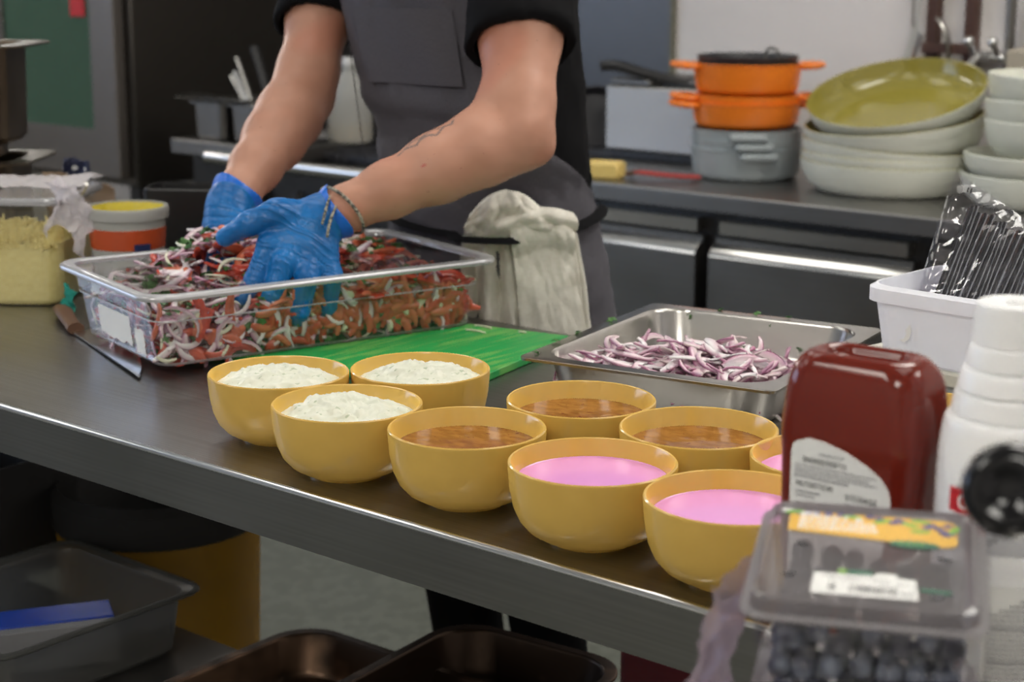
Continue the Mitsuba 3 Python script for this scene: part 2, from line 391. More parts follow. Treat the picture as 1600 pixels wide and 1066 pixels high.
for k, y in enumerate((-2.2, -0.9)):
    key = f'window_{k + 1}'
    fr = mani(rbox(XL - 0.09, XL - 0.02, y, y + 1.3, 1.0, 2.2)) - mani(rbox(XL - 0.2, XL + 0.1, y + 0.06, y + 1.24, 1.06, 2.14))
    add(key + '__window_frame', as_tm(fr), WHITEP, smooth=False)
    add(key + '__pane', rbox(XL - 0.07, XL - 0.06, y + 0.06, y + 1.24, 1.06, 2.14), WHITEP, smooth=False, emitter={'type': 'area', 'radiance': {'type': 'rgb', 'value': WINDOW_POWER}})
    tag(key, 'daylit window in the left wall', kind='structure')
for i, (x, y, pw) in enumerate(PANELS):
    k = thing('ceiling_light', ['white ceiling light panel over the salad tub', 'white ceiling light panel over the onion tray', 'white ceiling light panel in front of the table at the left', 'white ceiling light panel over the blueberries', 'white ceiling light panel over the aisle behind the table', 'white ceiling light panel nearest the right wall', 'dim ceiling light panel before the cooker', 'dim ceiling light panel left of the table', 'dim ceiling light panel farthest to the left'][i], 'ceiling light', 'ceiling light panels')
    add(k + '__frame', as_tm(mani(rbox(x - .32, x + .32, y - .62, y + .62, ZC - .02, ZC)) - mani(rbox(x - .29, x + .29, y - .59, y + .59, ZC - .03, ZC - .004))), WHITEP, smooth=False)
    add(k + '__diffuser', rbox(x - .288, x + .288, y - .588, y + .588, ZC - .014, ZC - .006), WHITEP, smooth=False, emitter={'type': 'area', 'radiance': {'type': 'rgb', 'value': [c * pw for c in PANEL_POWER]}})

k = thing('added_lamp', 'added light strip high on the left wall, out of view', 'lamp')  # added out of view; brightens the left end of the table top
add(k + '__housing', rbox(XL + .001, XL + .05, .9, 2.7, 2.02, 2.22, .006), WHITEP)
add(k + '__tube', rbox(XL + .05, XL + .075, .93, 2.67, 2.05, 2.19, .006), WHITEP, smooth=False, emitter={'type': 'area', 'radiance': {'type': 'rgb', 'value': [30.0, 29.3, 28.0]}})

#@@STRUCT
def prism(poly_yz, x0, x1):
    """extrude a (y, z) outline along x"""
    m = trimesh.creation.extrude_polygon(Polygon(poly_yz), x1 - x0, engine='earcut')
    v = np.asarray(m.vertices)
    m.vertices = np.stack([x0 + v[:, 2], v[:, 0], v[:, 1]], 1)
    m.fix_normals(); return m

TZ = 0.9
# ---- the steel work table the food stands on
k = thing('work_table', 'long stainless steel work table with a folded front edge carrying the bowls', 'table')
r = 0.006
edge = [(0.0 + r - r * math.cos(a), TZ - r + r * math.sin(a)) for a in np.linspace(0, PI / 2, 7)]
top = edge + [(0.74, TZ), (0.74, TZ - .06), (0.725, TZ - .06), (0.725, TZ - .012), (0.014, TZ - .012), (0.014, TZ - .06), (0.0, TZ - .06)]
add(k + '__tabletop', prism(top, -3.3, -0.30), STEEL, smooth=25)
rim_ = [(-.0006 + r - r * math.cos(a), TZ + .0004 - r + r * math.sin(a)) for a in np.linspace(.12, PI / 2 - .05, 9)]
add(k + '__edge_glint', prism(rim_ + [(y + .0012, z - .0012) for y, z in rim_[::-1]], -3.3, -.30), EDGE, smooth=60, label='front edge strip with its light line put into brighter steel')  # light line along the rounded edge, put in as a brighter strip
for x, y in ((-3.2, .06), (-3.2, .70), (-.36, .06), (-.36, .70)):
    add(k + '__leg', rbox(x - .02, x + .02, y - .02, y + .02, 0.0, TZ - .012), STEELD)
add(k + '__lower_shelf', rbox(-3.18, -2.06, .05, .44, .385, .40), STEELD)
add(k + '__lower_shelf', rbox(-2.055, -0.4, .05, .47, .385, .40), STEELD)
add(k + '__cross_rail', rbox(-3.2, -.36, .68, .70, .80, .835), STEELD)

# ---- a second worktop in the foreground, its left end just beyond the picture
k = thing('front_worktop', 'steel worktop in the foreground under the sauce bottles and blueberry punnets', 'worktop')
wt = [(-.50, TZ - .05)] + [(-.50 + r - r * math.cos(a), TZ - r + r * math.sin(a)) for a in np.linspace(0, PI / 2, 5)] + [(-.004, TZ), (-.004, TZ - .05)]
add(k + '__worktop_slab', prism(wt, -.585, 0.5), STEEL2, smooth=25)
for x in (-.56, .46):
    for y in (-.47, -.04): add(k + '__leg', rbox(x - .015, x + .015, y - .015, y + .015, 0, TZ - .045), STEELD)

# ---- the refrigerated counter along the back wall
k = thing('refrigerated_counter', 'stainless refrigerated counter with wide drawers along the back wall', 'counter')
ct = [(2.085 + r - r * math.cos(a), TZ - r + r * math.sin(a)) for a in np.linspace(0, PI / 2, 7)] + [(2.79, TZ), (2.79, TZ - .04), (2.085, TZ - .04)]
add(k + '__worktop', prism(ct, -2.93, 0.9), STEEL, smooth=25)
add(k + '__body', rbox(-2.92, .88, 2.13, 2.78, .08, TZ - .041), BLACKP)
x = -2.92
for x0, x1 in ((-2.915, -2.49), (-2.467, -2.130), (-2.094, -1.606), (-1.57, -1.08), (-1.045, -.55), (-.515, -.03), (.005, .49)):
    front = [(2.075, .35), (2.075, .762), (2.080, .772), (2.098, .786), (2.103, .786), (2.103, .800), (2.128, .800), (2.128, .35)]
    d = add(k + '__drawer', prism(front, x0, x1), STEEL, smooth=20)
    add(d + '__lip', prism([(2.0745, .7605), (2.0795, .7727), (2.0978, .7868), (2.103, .7868), (2.103, .786), (2.0985, .7855), (2.0803, .7715), (2.0755, .7605)], x0 + .002, x1 - .002), EDGE, smooth=60, label='sloped lip of the drawer, its highlight put into brighter steel')  # highlight on the lip is put into its brighter steel
    add(d + '__handle_strip', prism([(2.098, .808), (2.098, .836), (2.102, .840), (2.128, .840), (2.128, .808)], x0 + .012, x1 - .012), STEEL2)
    add(k + '__plinth_panel', rbox(x0, x1, 2.10, 2.129, .09, .33), STEELD)
for x in (-2.85, -1.5, .8):
    for y in (2.2, 2.7): add(k + '__foot', lathe([(.02, 0), (.02, .08)], 14), BLACKP, to_world=T().translate([x, y, 0]))

SPLASH = mat('splash_steel', prin((.13, .128, .128), .40, metallic=.9))
# ---- splash panel of the steel on the wall, left part
for x0, x1 in ((-3.30, -2.705), (-4.50, -3.302), (-5.595, -4.502)):
    add('splash_panel', rbox(x0, x1, 2.785, 2.80, .86, 2.3, .002), SPLASH, kind='structure', label='stainless steel sheet covering the back wall')
add('trim_1', rbox(-2.706, -2.696, 2.782, 2.80,   .9, 2.3, .001), mat('wall_trim', prin((.13, .125, .09), .5)), kind='structure')

# ---- the oven
k = thing('combi_oven', 'large steel oven with a green tinted glass door at the left', 'oven')
add(k + '__body', rbox(-4.98, -4.10, 2.05, 2.77, .74, 1.72, .006), OVENS)
dm = mani(rbox(-4.98, -4.13, 2.01, 2.048, .765, 1.72, .004)) - mani(rbox(-4.69, -4.245, 1.9, 2.1, .905, 1.62, .001))
d = add(k + '__door', as_tm(dm), OVENF, smooth=False)
add(d + '__glass', rbox(-4.695, -4.24, 2.018, 2.030, .90, 1.625), GLASSG, label='green tinted oven glass')
add(d + '__handle', tube([(-4.20, 2.0, 1.42), (-4.20, 1.95, 1.42), (-4.20, 1.95, 1.66), (-4.20, 2.0, 1.66)], .011), BLACKP)
add(k + '__door_label', rbox(-4.34, -4.27, 2.012, 2.0178, 1.235, 1.36, .002), RED, label='red sticker behind the glass')
add(k + '__stand', join(*[rbox(x - .025, x + .025, y - .025, y + .025, 0, .74) for x in (-4.93, -4.15) for y in (2.1, 2.72)], rbox(-4.95, -4.13, 2.08, 2.74, .36, .38)), BLACKP)

# ---- the cooker between oven and counter
k = thing('cooker', 'dark cooking range with a steel front rail behind the person', 'cooker')
add(k + '__body', rbox(-3.86, -2.945, 2.06, 2.75, .05, .862, .006), BLACKP)
add(k + '__shelf_ledge', rbox(-3.86, -3.40, 1.985, 2.2, .866, .909, .004), STEELD)
add(k + '__front_rail', tube([(-3.70, 1.985, .868), (-2.99, 1.985, .868)], .017, 14), STEEL2, label='round steel front rail')
for x in (-3.66, -3.05): add(k + '__rail_bracket', rbox(x - .012, x + .012, 1.985, 2.062, .858, .876), STEELD)
for i in range(3):
    x = -3.42 + .17 * i
    for y in (2.27, 2.55):
        add(k + '__burner_grate', join(*[rbox(x - .08, x + .08, y - .125 + j * .06, y - .113 + j * .06, .868, .89) for j in range(5)], rbox(x - .08, x - .065, y - .13, y + .14, .862, .882), rbox(x + .065, x + .08, y - .13, y + .14, .862, .882)), CASTI)
for i in range(4): add(k + '__knob', lathe([(.0, -.002), (.022, 0), (.019, .022), (0, .023)], 18, False, False), BLACKP, to_world=T().translate([-3.55 + .14 * i, 2.058, .77]).rotate([1, 0, 0], 90))
for i in range(2): add(k + '__oven_door', rbox(-3.84 + .43 * i, -3.43 + .43 * i, 2.03, 2.058, .12, .70, .006), STEELD)

# ---- gastronorm pan builder: outer / inner shells, flange
def pan_mesh(L, W, H, t=.0015, fl=.012, taper=.012, rc=.03, n=6, ro=None):
    hx, hy = L / 2, W / 2; b = fl
    prof = [  # (inset, z, corner radius)
        (0, H - .004, ro or rc + b * .4), (0, H - .0008, ro or rc + b * .4), (.0015, H, ro or rc + b * .4), (b, H, rc), (b + .003, H - .004, rc), (b + taper, .012, rc), (b + taper + .006, t + .002, rc), (b + taper + .016, t, rc * .9)]
    outer = [(b + taper + .016, 0, rc * .9), (b + taper + .005, .001, rc), (b + taper - t, .011, rc), (b + .003 - t * 1.5, H - .007, rc), (b - .002, H - .004, rc)]
    rings = [rrect(hx - i, hy - i, r, z, n) for i, z, r in outer] + [rrect(hx - i, hy - i, r, z, n) for i, z, r in prof]
    return loft(rings, True, True)

for cx, w in ((-3.723, .155), (-3.562, .16)):
    k2 = thing('steel_container', 'small deep steel container on the cooker ledge, ' + ('next to the oven' if cx < -3.7 else 'the one the utensils stand in'), 'container')
    add(k2, mv(pan_mesh(w, .15, .107, fl=.012, taper=.006, rc=.02), (cx, 2.07, .909)), STEELD, smooth=30)
for i, (a, b, rr, mt, lab) in enumerate([
        ((-3.60, 2.08, .94), (-3.713, 2.09, 1.085), .005, STEEL2, 'thin steel utensil handle leaning left out of the container'),
        ((-3.575, 2.06, .94), (-3.675, 2.07, 1.10), .0055, WHITEP, 'white utensil handle in the middle of the container'),
        ((-3.55, 2.05, .94), (-3.652, 2.06, 1.14), .006, STEEL2, 'long steel spoon handle in the container'),
        ((-3.53, 2.09, .94), (-3.635, 2.11, 1.168), .013, BLACKP, 'thick black utensil handle in the container')]):
    A, B = np.array(a), np.array(b)
    k2 = thing('cooking_utensil', lab, 'utensil')
    add(k2 + '__handle', tube([A, A + (B - A) * .5 + [0, .004, 0], B], [rr * .8, rr, rr * 1.1], 10, 14, flat=.55), mt)
    add(k2 + '__head', warp(as_tm(m3.Manifold.sphere(1, 16)), lambda v: v * [.018, .005, .010] + A + [0, 0, -.008]), STEEL2, smooth=True)
k2 = thing('sheet_of_foil', 'thin tray lid lying over the small containers', 'lid')
add(k2, sheet(np.stack([np.array([[-3.875 + .30 * u, 2.02 + .11 * v, 1.022 + .006 * math.sin(5 * u + 3 * v) + .010 * u] for v in np.linspace(0, 1, 8)]) for u in np.linspace(0, 1, 12)]), .002), STEEL2)
k2 = thing('oil_jug', 'pale plastic jug with yellow oil at its base behind the apron', 'jug')
add(k2 + '__body', mv(lathe([(0, 0), (.058, 0), (.064, .01), (.064, .12), (.050, .17), (.020, .20), (.018, .225), (0, .225)], 30, False, False), (-3.506, 2.35, .893)), MILKYD)
add(k2 + '__oil', mv(lathe([(0, .002), (.056, .002), (.061, .012), (.061, .05), (0, .05)], 30, False, False), (-3.506, 2.35, .893)), EGG)
add(k2 + '__cap', mv(lathe([(0, .0), (.021, 0), (.021, .02), (0, .021)], 20, False, False), (-3.506, 2.35, 1.113)), WHITEP)

# ---- contact grill
GRILLM = mat('brushed_grill', prin((.52, .51, .50), .45, metallic=.7))
k = thing('contact_grill', 'steel contact grill with a black lever handle left of the orange pots', 'grill')
add(k + '__body', rbox(-2.70, -2.36, 2.49, 2.76, .925, 1.088, .004), GRILLM)
add(k + '__base', rbox(-2.69, -2.37, 2.50, 2.75, .90, .925, .003), BLACKP)
add(k + '__lid', rbox(-2.695, -2.565, 2.50, 2.75, 1.09, 1.108, .005), STEELD)
add(k + '__hinge_block', rbox(-2.56, -2.40, 2.53, 2.74, 1.089, 1.100, .004), BLACKP)
add(k + '__handle', tube([(-2.49, 2.56, 1.097), (-2.55, 2.53, 1.112), (-2.62, 2.50, 1.130), (-2.66, 2.485, 1.140), (-2.70, 2.47, 1.137)], [.011, .013, .014, .015, .014], 10, 22), BLACKP)
k = thing('frying_pan', 'round black pan leaning on the wall side of the grill', 'pan')
pm = lathe([(0, 0), (.07, 0), (.085, .03), (.088, .03), (.074, -.004), (0, -.004)], 40, False, False)
add(k + '__body', mv(pm, (-2.80, 2.58, 0.985), rx=1.30, rz=.75), CASTI)
add(k + '__handle', tube([(-2.77, 2.66, 0.94), (-2.74, 2.70, 0.92), (-2.71, 2.74, 0.915)], .009, 10, 10), BLACKP)

# ---- casseroles
def pot_body(R, H, t=.004):
    return lathe([(0, 0), (R * .80, 0), (R * .88, .004), (R * .95, .016), (R, H - .006), (R + .003, H - .003), (R + .003, H), (R - t, H), (R - t - .002, H - .01), (R * .90, .016), (R * .8, .007), (0, .007)], 56, False, False)
def loop_handle(R, z, w=.042, out=.044, th=.0095):
    p = [(R - .006, -w, z), (R + out * .75, -w, z + .002), (R + out, -w * .55, z + .003), (R + out, w * .55, z + .003), (R + out * .75, w, z + .002), (R - .006, w, z)]
    return tube(smooth_path(p, 24), th, 10, flat=.75)
def slab_handle(R, z):
    return rbox(R - .008, R + .026, -.044, .044, z - .0095, z + .0085, .006)
PX, PY = -2.205, 2.395
z = TZ
for i, (H, lab) in enumerate([(.062, 'grey casserole at the bottom of the pot stack'), (.022, 'grey casserole second from the bottom of the pot stack'), (.022, 'topmost grey casserole right under the orange pots')]):
    k = thing('grey_casserole', lab, 'casserole')
    full = .075
    z0 = TZ if i == 0 else z - full + H
    R = .133 if i == 0 else .131
    body = pot_body(R, full) if i == 0 else lathe([(R - .012, full - .034), (R - .003, full - .030), (R, full - .012), (R + .003, full - .003), (R + .003, full), (R - .004, full), (R - .006, full - .02), (R - .012, full - .030)], 56, False, False)
    rz = [-.80, -.87, -.97][i]
    add(k + '__body', mv(body, (PX, PY, z0)), GREYEN, smooth=35)
    z = z0 + full
    for s in (0, PI): add(k + '__handle', mv(slab_handle(R, full - .012), (PX, PY, z0), rz=rz + s), GREYEN)
for i, (z0, H, lab) in enumerate([(z + .001, .062, 'lowest orange casserole, on the grey ones'), (z + .060, .020, 'middle orange casserole, nested in the lowest one'), (z + .0795, .074, 'topmost orange casserole with a black pan in it')]):
    k = thing('orange_casserole', lab, 'casserole')
    R = [.130, .127, .128][i]
    body = pot_body(R, H) if i != 1 else lathe([(R - .006, 0), (R, .004), (R + .003, H - .003), (R + .003, H), (R - .004, H), (R - .008, .008)], 56, False, False)
    add(k + '__body', mv(body, (PX - .004, PY, z0)), ORANGE, smooth=35)
    for s in (0, PI): add(k + '__handle', mv(loop_handle(R, H - .008), (PX - .004, PY, z0), rz=PI + .70 + s + [.05, -.02, 0][i]), ORANGE)
zt = z + .0795 + .074
k = thing('black_skillet', 'black iron pan lying in the topmost orange casserole', 'pan')
add(k + '__body', mv(lathe([(0, 0), (.100, 0), (.112, .004), (.1205, .030), (.1175, .031), (.109, .008), (0, .006)], 48, False, False), (PX - .004, PY, zt - .014)), CASTI, smooth=35)
add(k + '__lid_loop', tube(smooth_path([(PX - .01, PY + .09, zt + .008), (PX - .006, PY + .09, zt + .026), (PX + .018, PY + .09, zt + .027), (PX + .024, PY + .09, zt + .008)], 14), .004, 8), STEELD)

# ---- pale stoneware dishes
def dish(R, H, t=.006):
    return (lathe([(0, 0), (R * .70, 0), (R * .82, .005), (R * .92, .022), (R * .975, .05 * H / .08), (R, H - .003), (R - .001, H)], 64, False, False),
            lathe([(R - .001, H), (R - t * .5, H + .001), (R - t, H - .003), (R * .945 - t * .4, .045 * H / .08), (R * .89 - t * .4, .024), (R * .80, .011), (R * .7, .008), (0, .008)], 64, False, False))
def put_dish(lab, x, y, z, R, H, tx=0, ty=0, inner=OLIVE):
    k = thing('serving_dish', lab, 'dish')
    o, i = dish(R, H)
    add(k + '__outside', mv(o, (x, y, z), rx=tx, ry=ty), PORC, smooth=40)
    add(k + '__glazed_inside', mv(i, (x, y, z), rx=tx, ry=ty), inner, smooth=40, label='olive green glazed inside')
    return k
SX, SY = -1.832, 2.41
Rd = .202
put_dish('lowest pale dish of the tall tilted stack, flat on the counter', SX, SY, TZ, Rd, .072, .012, .015)
def tilt(a, b): return .642 * a + .767 * b, -(.767 * a - .642 * b)
put_dish('second pale dish from the bottom of the tall tilted stack', SX, SY, TZ + .014, Rd * .995, .072, *tilt(-.02, 0))
put_dish('third pale dish from the bottom of the tall tilted stack', SX - .002, SY, TZ + .036, Rd * .995, .072, *tilt(-.055, .03))
put_dish('third pale dish from the top of the tall tilted stack', SX + .008, SY, TZ + .076, Rd * .985, .072, *tilt(.05, .03))
put_dish('second pale dish from the top of the tall tilted stack', SX + .012, SY, TZ + .096, Rd * .985, .070, *tilt(.12, .08))
put_dish('topmost pale dish of the tall stack, tilted with its olive inside showing', SX + .012, SY + .01, TZ + .162, Rd * 0.99, .066, *tilt(.215, .26))
QX, QY = -1.47, 2.40
put_dish('bottom wide pale dish of the stack at the right edge', QX, QY, TZ, .168, .070, inner=PORC)
put_dish('upper wide pale dish of the stack at the right edge', QX + .002, QY, TZ + .050, .166, .062, inner=PORC)
for i, (zz, lab) in enumerate([(.107, 'bottom bowl of the pale bowls on the wide dishes'), (.152, 'middle bowl of the pale bowls on the wide dishes'), (.200, 'top bowl of the pale bowls on the wide dishes')]):
    k = thing('pale_bowl', lab, 'bowl')
    o, ii = dish(.152, .078)
    add(k + '__outside', mv(o, (QX + .03, QY, TZ + zz), ry=[0, -.02, .03][i]), PORC, smooth=40)
    add(k + '__glazed_inside', mv(ii, (QX + .03, QY, TZ + zz), ry=[0, -.02, .03][i]), PORC, smooth=40)

# ---- small things on the counter
k = thing('butter_block', 'block of yellow butter on the steel counter beside the person', 'butter')
add(k, mv(rbox(-.045, .045, -.03, .03, 0, .040, .006), (-2.445, 2.150, TZ), rz=.25), EGG)
k = thing('serving_tongs', 'red handled tongs lying on the counter in front of the grey pots', 'tongs')
for s in (0, 1):
    add(k + '__arm', tube([(-2.37, 2.17 + .02 * s, TZ + .018), (-2.30, 2.19 + .018 * s, TZ + .014), (-2.235, 2.24 + .006 * s, TZ + .010)], [.006, .007, .009], 10, 14, flat=.6), REDP)
add(k + '__tip', tube([(-2.37, 2.18, TZ + .018), (-2.40, 2.19, TZ + .01)], [.009, .012], 10, flat=.5), HANDLE)

# ---- things on the back wall at the right
k = thing('utensil_rack', 'dark wooden utensil rack with two uprights on the white wall', 'rack')
for x in (-1.925, -1.826): add(k + '__upright', rbox(x - .014, x + .014, 2.765, 2.799, .95, 1.75, .003), WOOD)
add(k + '__crossbar', rbox(-1.94, -1.81, 2.745, 2.766, 1.19, 1.215, .003), WOOD)
add(k + '__crossbar', rbox(-1.94, -1.81, 2.745, 2.766, 1.40, 1.425, .003), WOOD)
add('kitchen_tongs', tube([(-1.895, 2.735, 1.275), (-1.885, 2.73, 1.27), (-1.865, 2.735, 1.22), (-1.86, 2.735, 1.13)], [.006, .010, .007, .008], 10, 16, flat=.5), STEEL2, 'steel tongs hanging between the dark uprights', 'tongs')
add('fish_slice', join(tube([(-1.985, 2.78, 1.42), (-1.98, 2.78, 1.22)], .006, 8, flat=.5), mv(rbox(-.014, .014, -.002, .002, -.06, .03, .0015), (-1.975, 2.78, 1.21), ry=.3)), STEEL2, 'narrow steel fish slice hanging left of the wooden rack', 'utensil')
add('palette_knife', join(tube([(-1.945, 2.75, 1.40), (-1.955, 2.75, 1.25)], .006, 8, flat=.5), mv(rbox(-.010, .010, -.0015, .0015, -.07, .02, .001), (-1.963, 2.75, 1.23), ry=.25)), MILKYD, 'pale palette knife hanging beside the left upright', 'utensil')
k = thing('wall_tap', 'chrome mixer tap on the white wall right of the rack', 'tap')
add(k + '__body', tube([(-1.80, 2.74, 1.19), (-1.72, 2.74, 1.185)], .013, 14), CHROME)
for x in (-1.795, -1.735): add(k + '__lever', join(tube([(x, 2.74, 1.188), (x, 2.70, 1.222)], .008, 12), as_tm(ball((x, 2.70, 1.224), .013))), CHROME)
add(k + '__spout', tube([(-1.76, 2.73, 1.185), (-1.76, 2.68, 1.19), (-1.765, 2.64, 1.165)], .010, 12, 12), CHROME)
add(k + '__wall_plate', rbox(-1.81, -1.71, 2.74, 2.799, 1.175, 1.20, .003), CHROME)
add('wall_pipe', tube([(-1.725, 2.77, .92), (-1.725, 2.77, 2.4)], .012, 12), STEELD, 'grey vertical pipe on the white wall', 'pipe')
k = thing('paper_roll', 'cream paper roll standing on a box at the right edge', 'paper roll')
add(k, mv(lathe([(0, 0), (.055, 0), (.06, .01), (.052, .04), (.06, .08), (.05, .11), (.058, .15), (.05, .2), (0, .2)], 24, False, False), (-1.595, 2.70, 1.215)), CREAM)
k = thing('wall_box', 'beige box fixed to the wall at the right edge', 'box')
add(k, rbox(-1.665, -1.45, 2.62, 2.798, 1.10, 1.214, .006), mat('beige_box', prin((0.34, 0.30, 0.24), .5)))

# ================================================================== food and containers on the work table
bowl_prof = [(0, .0015), (.033, .0015), (.035, 0), (.0385, 0), (.0400, .0035), (.0500, .0062), (.0590, .0115), (.0670, .0205), (.0725, .0330), (.0758, .0500), (.0775, .071), (.0773, .0738), (.0762, .075), (.0747, .0745), (.0737, .072), (.0705, .060), (.0670, .046), (.062, .032), (.053, .0205), (.038, .0130), (.018, .0105), (0, .010)]
bowl_ply = mikit.ply(lathe(bowl_prof, 96, False, False), BOWL, smooth=35)

def inner_radius(z): return float(np.interp(z, [.010, .0130, .0205, .032, .046, .060, .072], [.0, .038, .053, .062, .0670, .0705, .0737]))

def fill_mesh(z, bump, seed, nr=26, na=72, mound=0.0):
    """a dip: a top surface over a body that follows the bowl's inside"""
    R = inner_radius(z) - .0002
    t = np.arange(na) * 2 * PI / na; rings = []
    for zz in (.0115, .014, .0217, .033, .046):
        if zz < z - .004: rings.append(np.stack([(inner_radius(zz) - .0003) * np.cos(t), (inner_radius(zz) - .0003) * np.sin(t), np.full(na, zz)], 1))
    for q in np.linspace(1, .015, nr):
        P = np.stack([R * q * np.cos(t), R * q * np.sin(t), np.full(na, z)], 1)
        n = meshkit.fbm(np.stack([P[:, 0] * 110 + seed * 7.3, P[:, 1] * 110 + 3.1, np.full(na, seed * 1.7)], 1), 4)
        n2 = meshkit.fbm(np.stack([P[:, 0] * 24 + seed * 3.3, P[:, 1] * 24 + 9.1, np.full(na, seed * 2.7)], 1), 2)
        P[:, 2] += bump * (n - .5) * min(1, (1 - q) * 6) + mound * (1 - q ** 2.2) * (.55 + .9 * n2)
        rings.append(P)
    return loft(rings, True, True)

def pink_mesh(z):
    R = inner_radius(z) - .0002; t = np.arange(72) * 2 * PI / 72; rings = []
    for zz in (.0115, .014, .0217, .033, .046):
        if zz < z - .004: rings.append(np.stack([(inner_radius(zz) - .0003) * np.cos(t), (inner_radius(zz) - .0003) * np.sin(t), np.full(72, zz)], 1))
    for q, dz in ((1, .0008), (.985, .0002), (.96, 0), (.6, 0), (.02, 0)): rings.append(np.stack([R * q * np.cos(t), R * q * np.sin(t), np.full(72, z + dz)], 1))
    return loft(rings)

BOWLS = [
    ('t', -1.366, .121, 'ochre bowl of white herb dip nearest the clear salad tub'),
    ('t', -1.261, .236, 'ochre bowl of white herb dip against the green chopping board'),
    ('t', -1.215, .077, 'ochre bowl of white herb dip in the front row at the table edge'),
    ('b', -1.061, .088, 'ochre bowl of brown sauce in the front row at the table edge'),
    ('b', -1.043, .246, 'ochre bowl of brown sauce right in front of the left corner of the onion tray'),
    ('b', -.890, .235, 'ochre bowl of brown sauce beside the ketchup bottle, behind the pink ones'),
    ('p', -.899, .077, 'ochre bowl of pink sauce standing between two brown sauce bowls, fully in view'),
    ('p', -.745, .073, 'ochre bowl of pink sauce cut off by the ketchup bottle, nearest the viewer'),
    ('p', -.741, .236, 'ochre bowl of pink sauce nearly all hidden behind the ketchup bottle'),
    ('b', -.742, .442, 'ochre bowl showing as a sliver between the ketchup and the white bottle')]
for i, (kind, x, y, lab) in enumerate(BOWLS):
    k = thing('serving_bowl', lab, 'bowl', 'ochre sauce bowls on the work table')
    add(k, bowl_ply, None, to_world=T().translate([x, y, TZ]).rotate([0, 0, 1], 37 * i))
    scene_key = k
    what = {'t': ('herb_dip', 'white cucumber and herb dip', TZATZIKI, 'dip'), 'b': ('brown_sauce', 'glossy brown sauce', BROWN, 'sauce'), 'p': ('pink_sauce', 'smooth bright pink sauce', PINK, 'sauce')}[kind]
    where = lab.split(' ', 2)[2].split(' ', 1)
    tail = {0: 'in the bowl nearest the clear salad tub', 1: 'in the bowl against the green chopping board', 2: 'in the bowl of the front row', 3: 'in the bowl of the front row', 4: 'in the bowl in front of the onion tray corner', 5: 'in the bowl beside the ketchup bottle', 6: 'in the bowl that is fully in view', 7: 'in the bowl cut off by the ketchup bottle', 8: 'in the bowl nearly hidden behind the ketchup', 9: 'in the bowl behind the ketchup and white bottle'}[i]
    d = thing(what[0], f'{what[1]} {tail}', what[3])
    me = fill_mesh(.0605, .0125, i + 1, 44, 130, .017) if kind == 't' else fill_mesh(.0565, .0010, i + 1, 20) if kind == 'b' else pink_mesh(.0575)
    add(d, mv(me, (x, y, TZ)), what[2], smooth=50)

# ---- green chopping board
BYAW = .20
def loc(x, y, a, u, v): return x + u * math.cos(a) - v * math.sin(a), y + u * math.sin(a) + v * math.cos(a)
k = thing('chopping_board', 'green plastic chopping board under the clear salad tub', 'chopping board')
cb = as_tm(loft([rrect(.23 - i, .155 - i, .012, z, 5) for i, z in ((.002, 0), (0, .002), (0, .010), (.002, .012))]))
bx, by = loc(-1.402, .695, BYAW, -.23, -.155)
add(k, mv(cb, (bx, by, TZ), rz=BYAW), BOARD)
for u, v, L, c, lab in ((-.13, -.045, .034, CABB, 'white onion sliver lying flat on the green board'), (-.135, -.015, .03, TOMATO[1], 'curved reddish onion sliver on the green board'), (-.07, -.02, .012, CABB, 'tiny pale scrap near the back edge of the green board')):
    x, y = loc(-1.402, .695, BYAW, u, v)
    add(thing('onion_scrap', lab, 'onion scrap'), tube([(x - L / 2, y, TZ + .0135), (x, y + .002, TZ + .014), (x + L / 2, y + .001, TZ + .0135)], .0016, 6, 8, flat=.7), CABB)

# ---- onion slices: crescent slabs, purple along the outer skin
def crescent(R, ang, w, th, seed, n=9, curl=.0):
    g = np.random.default_rng(seed)
    t = np.linspace(-ang / 2, ang / 2, n); rows = []; col = []
    for a in t:
        f = math.cos(a / ang * PI * .96) ** .45
        ww = w * (.25 + .75 * f)
        for rr, zz, c in ((R, 0, 0), (R - ww * .25, th, 1), (R - ww, th * .8, 2), (R - ww, 0, 2), (R - ww * .3, -th * .2, 1)):
            z = zz + curl * math.sin(a * 1.7 + seed) * R
            rows.append((rr * math.sin(a), rr * math.cos(a) - R * .7, z))
            j = g.normal(0, .03)
            col.append([(.24 + j, .045, .13), (.54 + j, .33, .43), (.72, .63, .62)][c])
    V = np.array(rows); F = []
    for i in range(n - 1):
        for j in range(5):
            a, b, c, d = i * 5 + j, i * 5 + (j + 1) % 5, (i + 1) * 5 + (j + 1) % 5, (i + 1) * 5 + j
            F += [(a, b, c), (a, c, d)]
    e = (n - 1) * 5
    F += [(0, 2, 1), (0, 3, 2), (0, 4, 3), (e, e + 1, e + 2), (e, e + 2, e + 3), (e, e + 3, e + 4)]
    m = trimesh.Trimesh(V, np.array(F), process=False)
    C = np.clip(np.array(col), 0, 1)
    if m.volume < 0: m.invert()
    return m, C
ON_SRC = [crescent(R, a, w, th, s, 9, cu) for s, (R, a, w, th, cu) in enumerate([
    (.025, 2.2, .008, .0022, .10), (.032, 1.8, .009, .0022, .14), (.020, 2.7, .006, .002, .2), (.038, 1.4, .010, .0026, .08), (.018, 3.0, .006, .0018, .25), (.044, 1.2, .008, .0022, .12), (.023, 1.9, .011, .0035, .1), (.031, 2.3, .005, .002, .28)])]
# the broader slabs with pale faces
def pale(C): return np.clip(C * [1.10, 1.35, 1.2] + [.10, .10, .09], 0, .8)
ON_SRC += [(m, pale(c)) for m, c in ON_SRC[:4]]
ON_PLY = [mikit.ply(m, ONION, smooth=True, color=c) for m, c in ON_SRC]

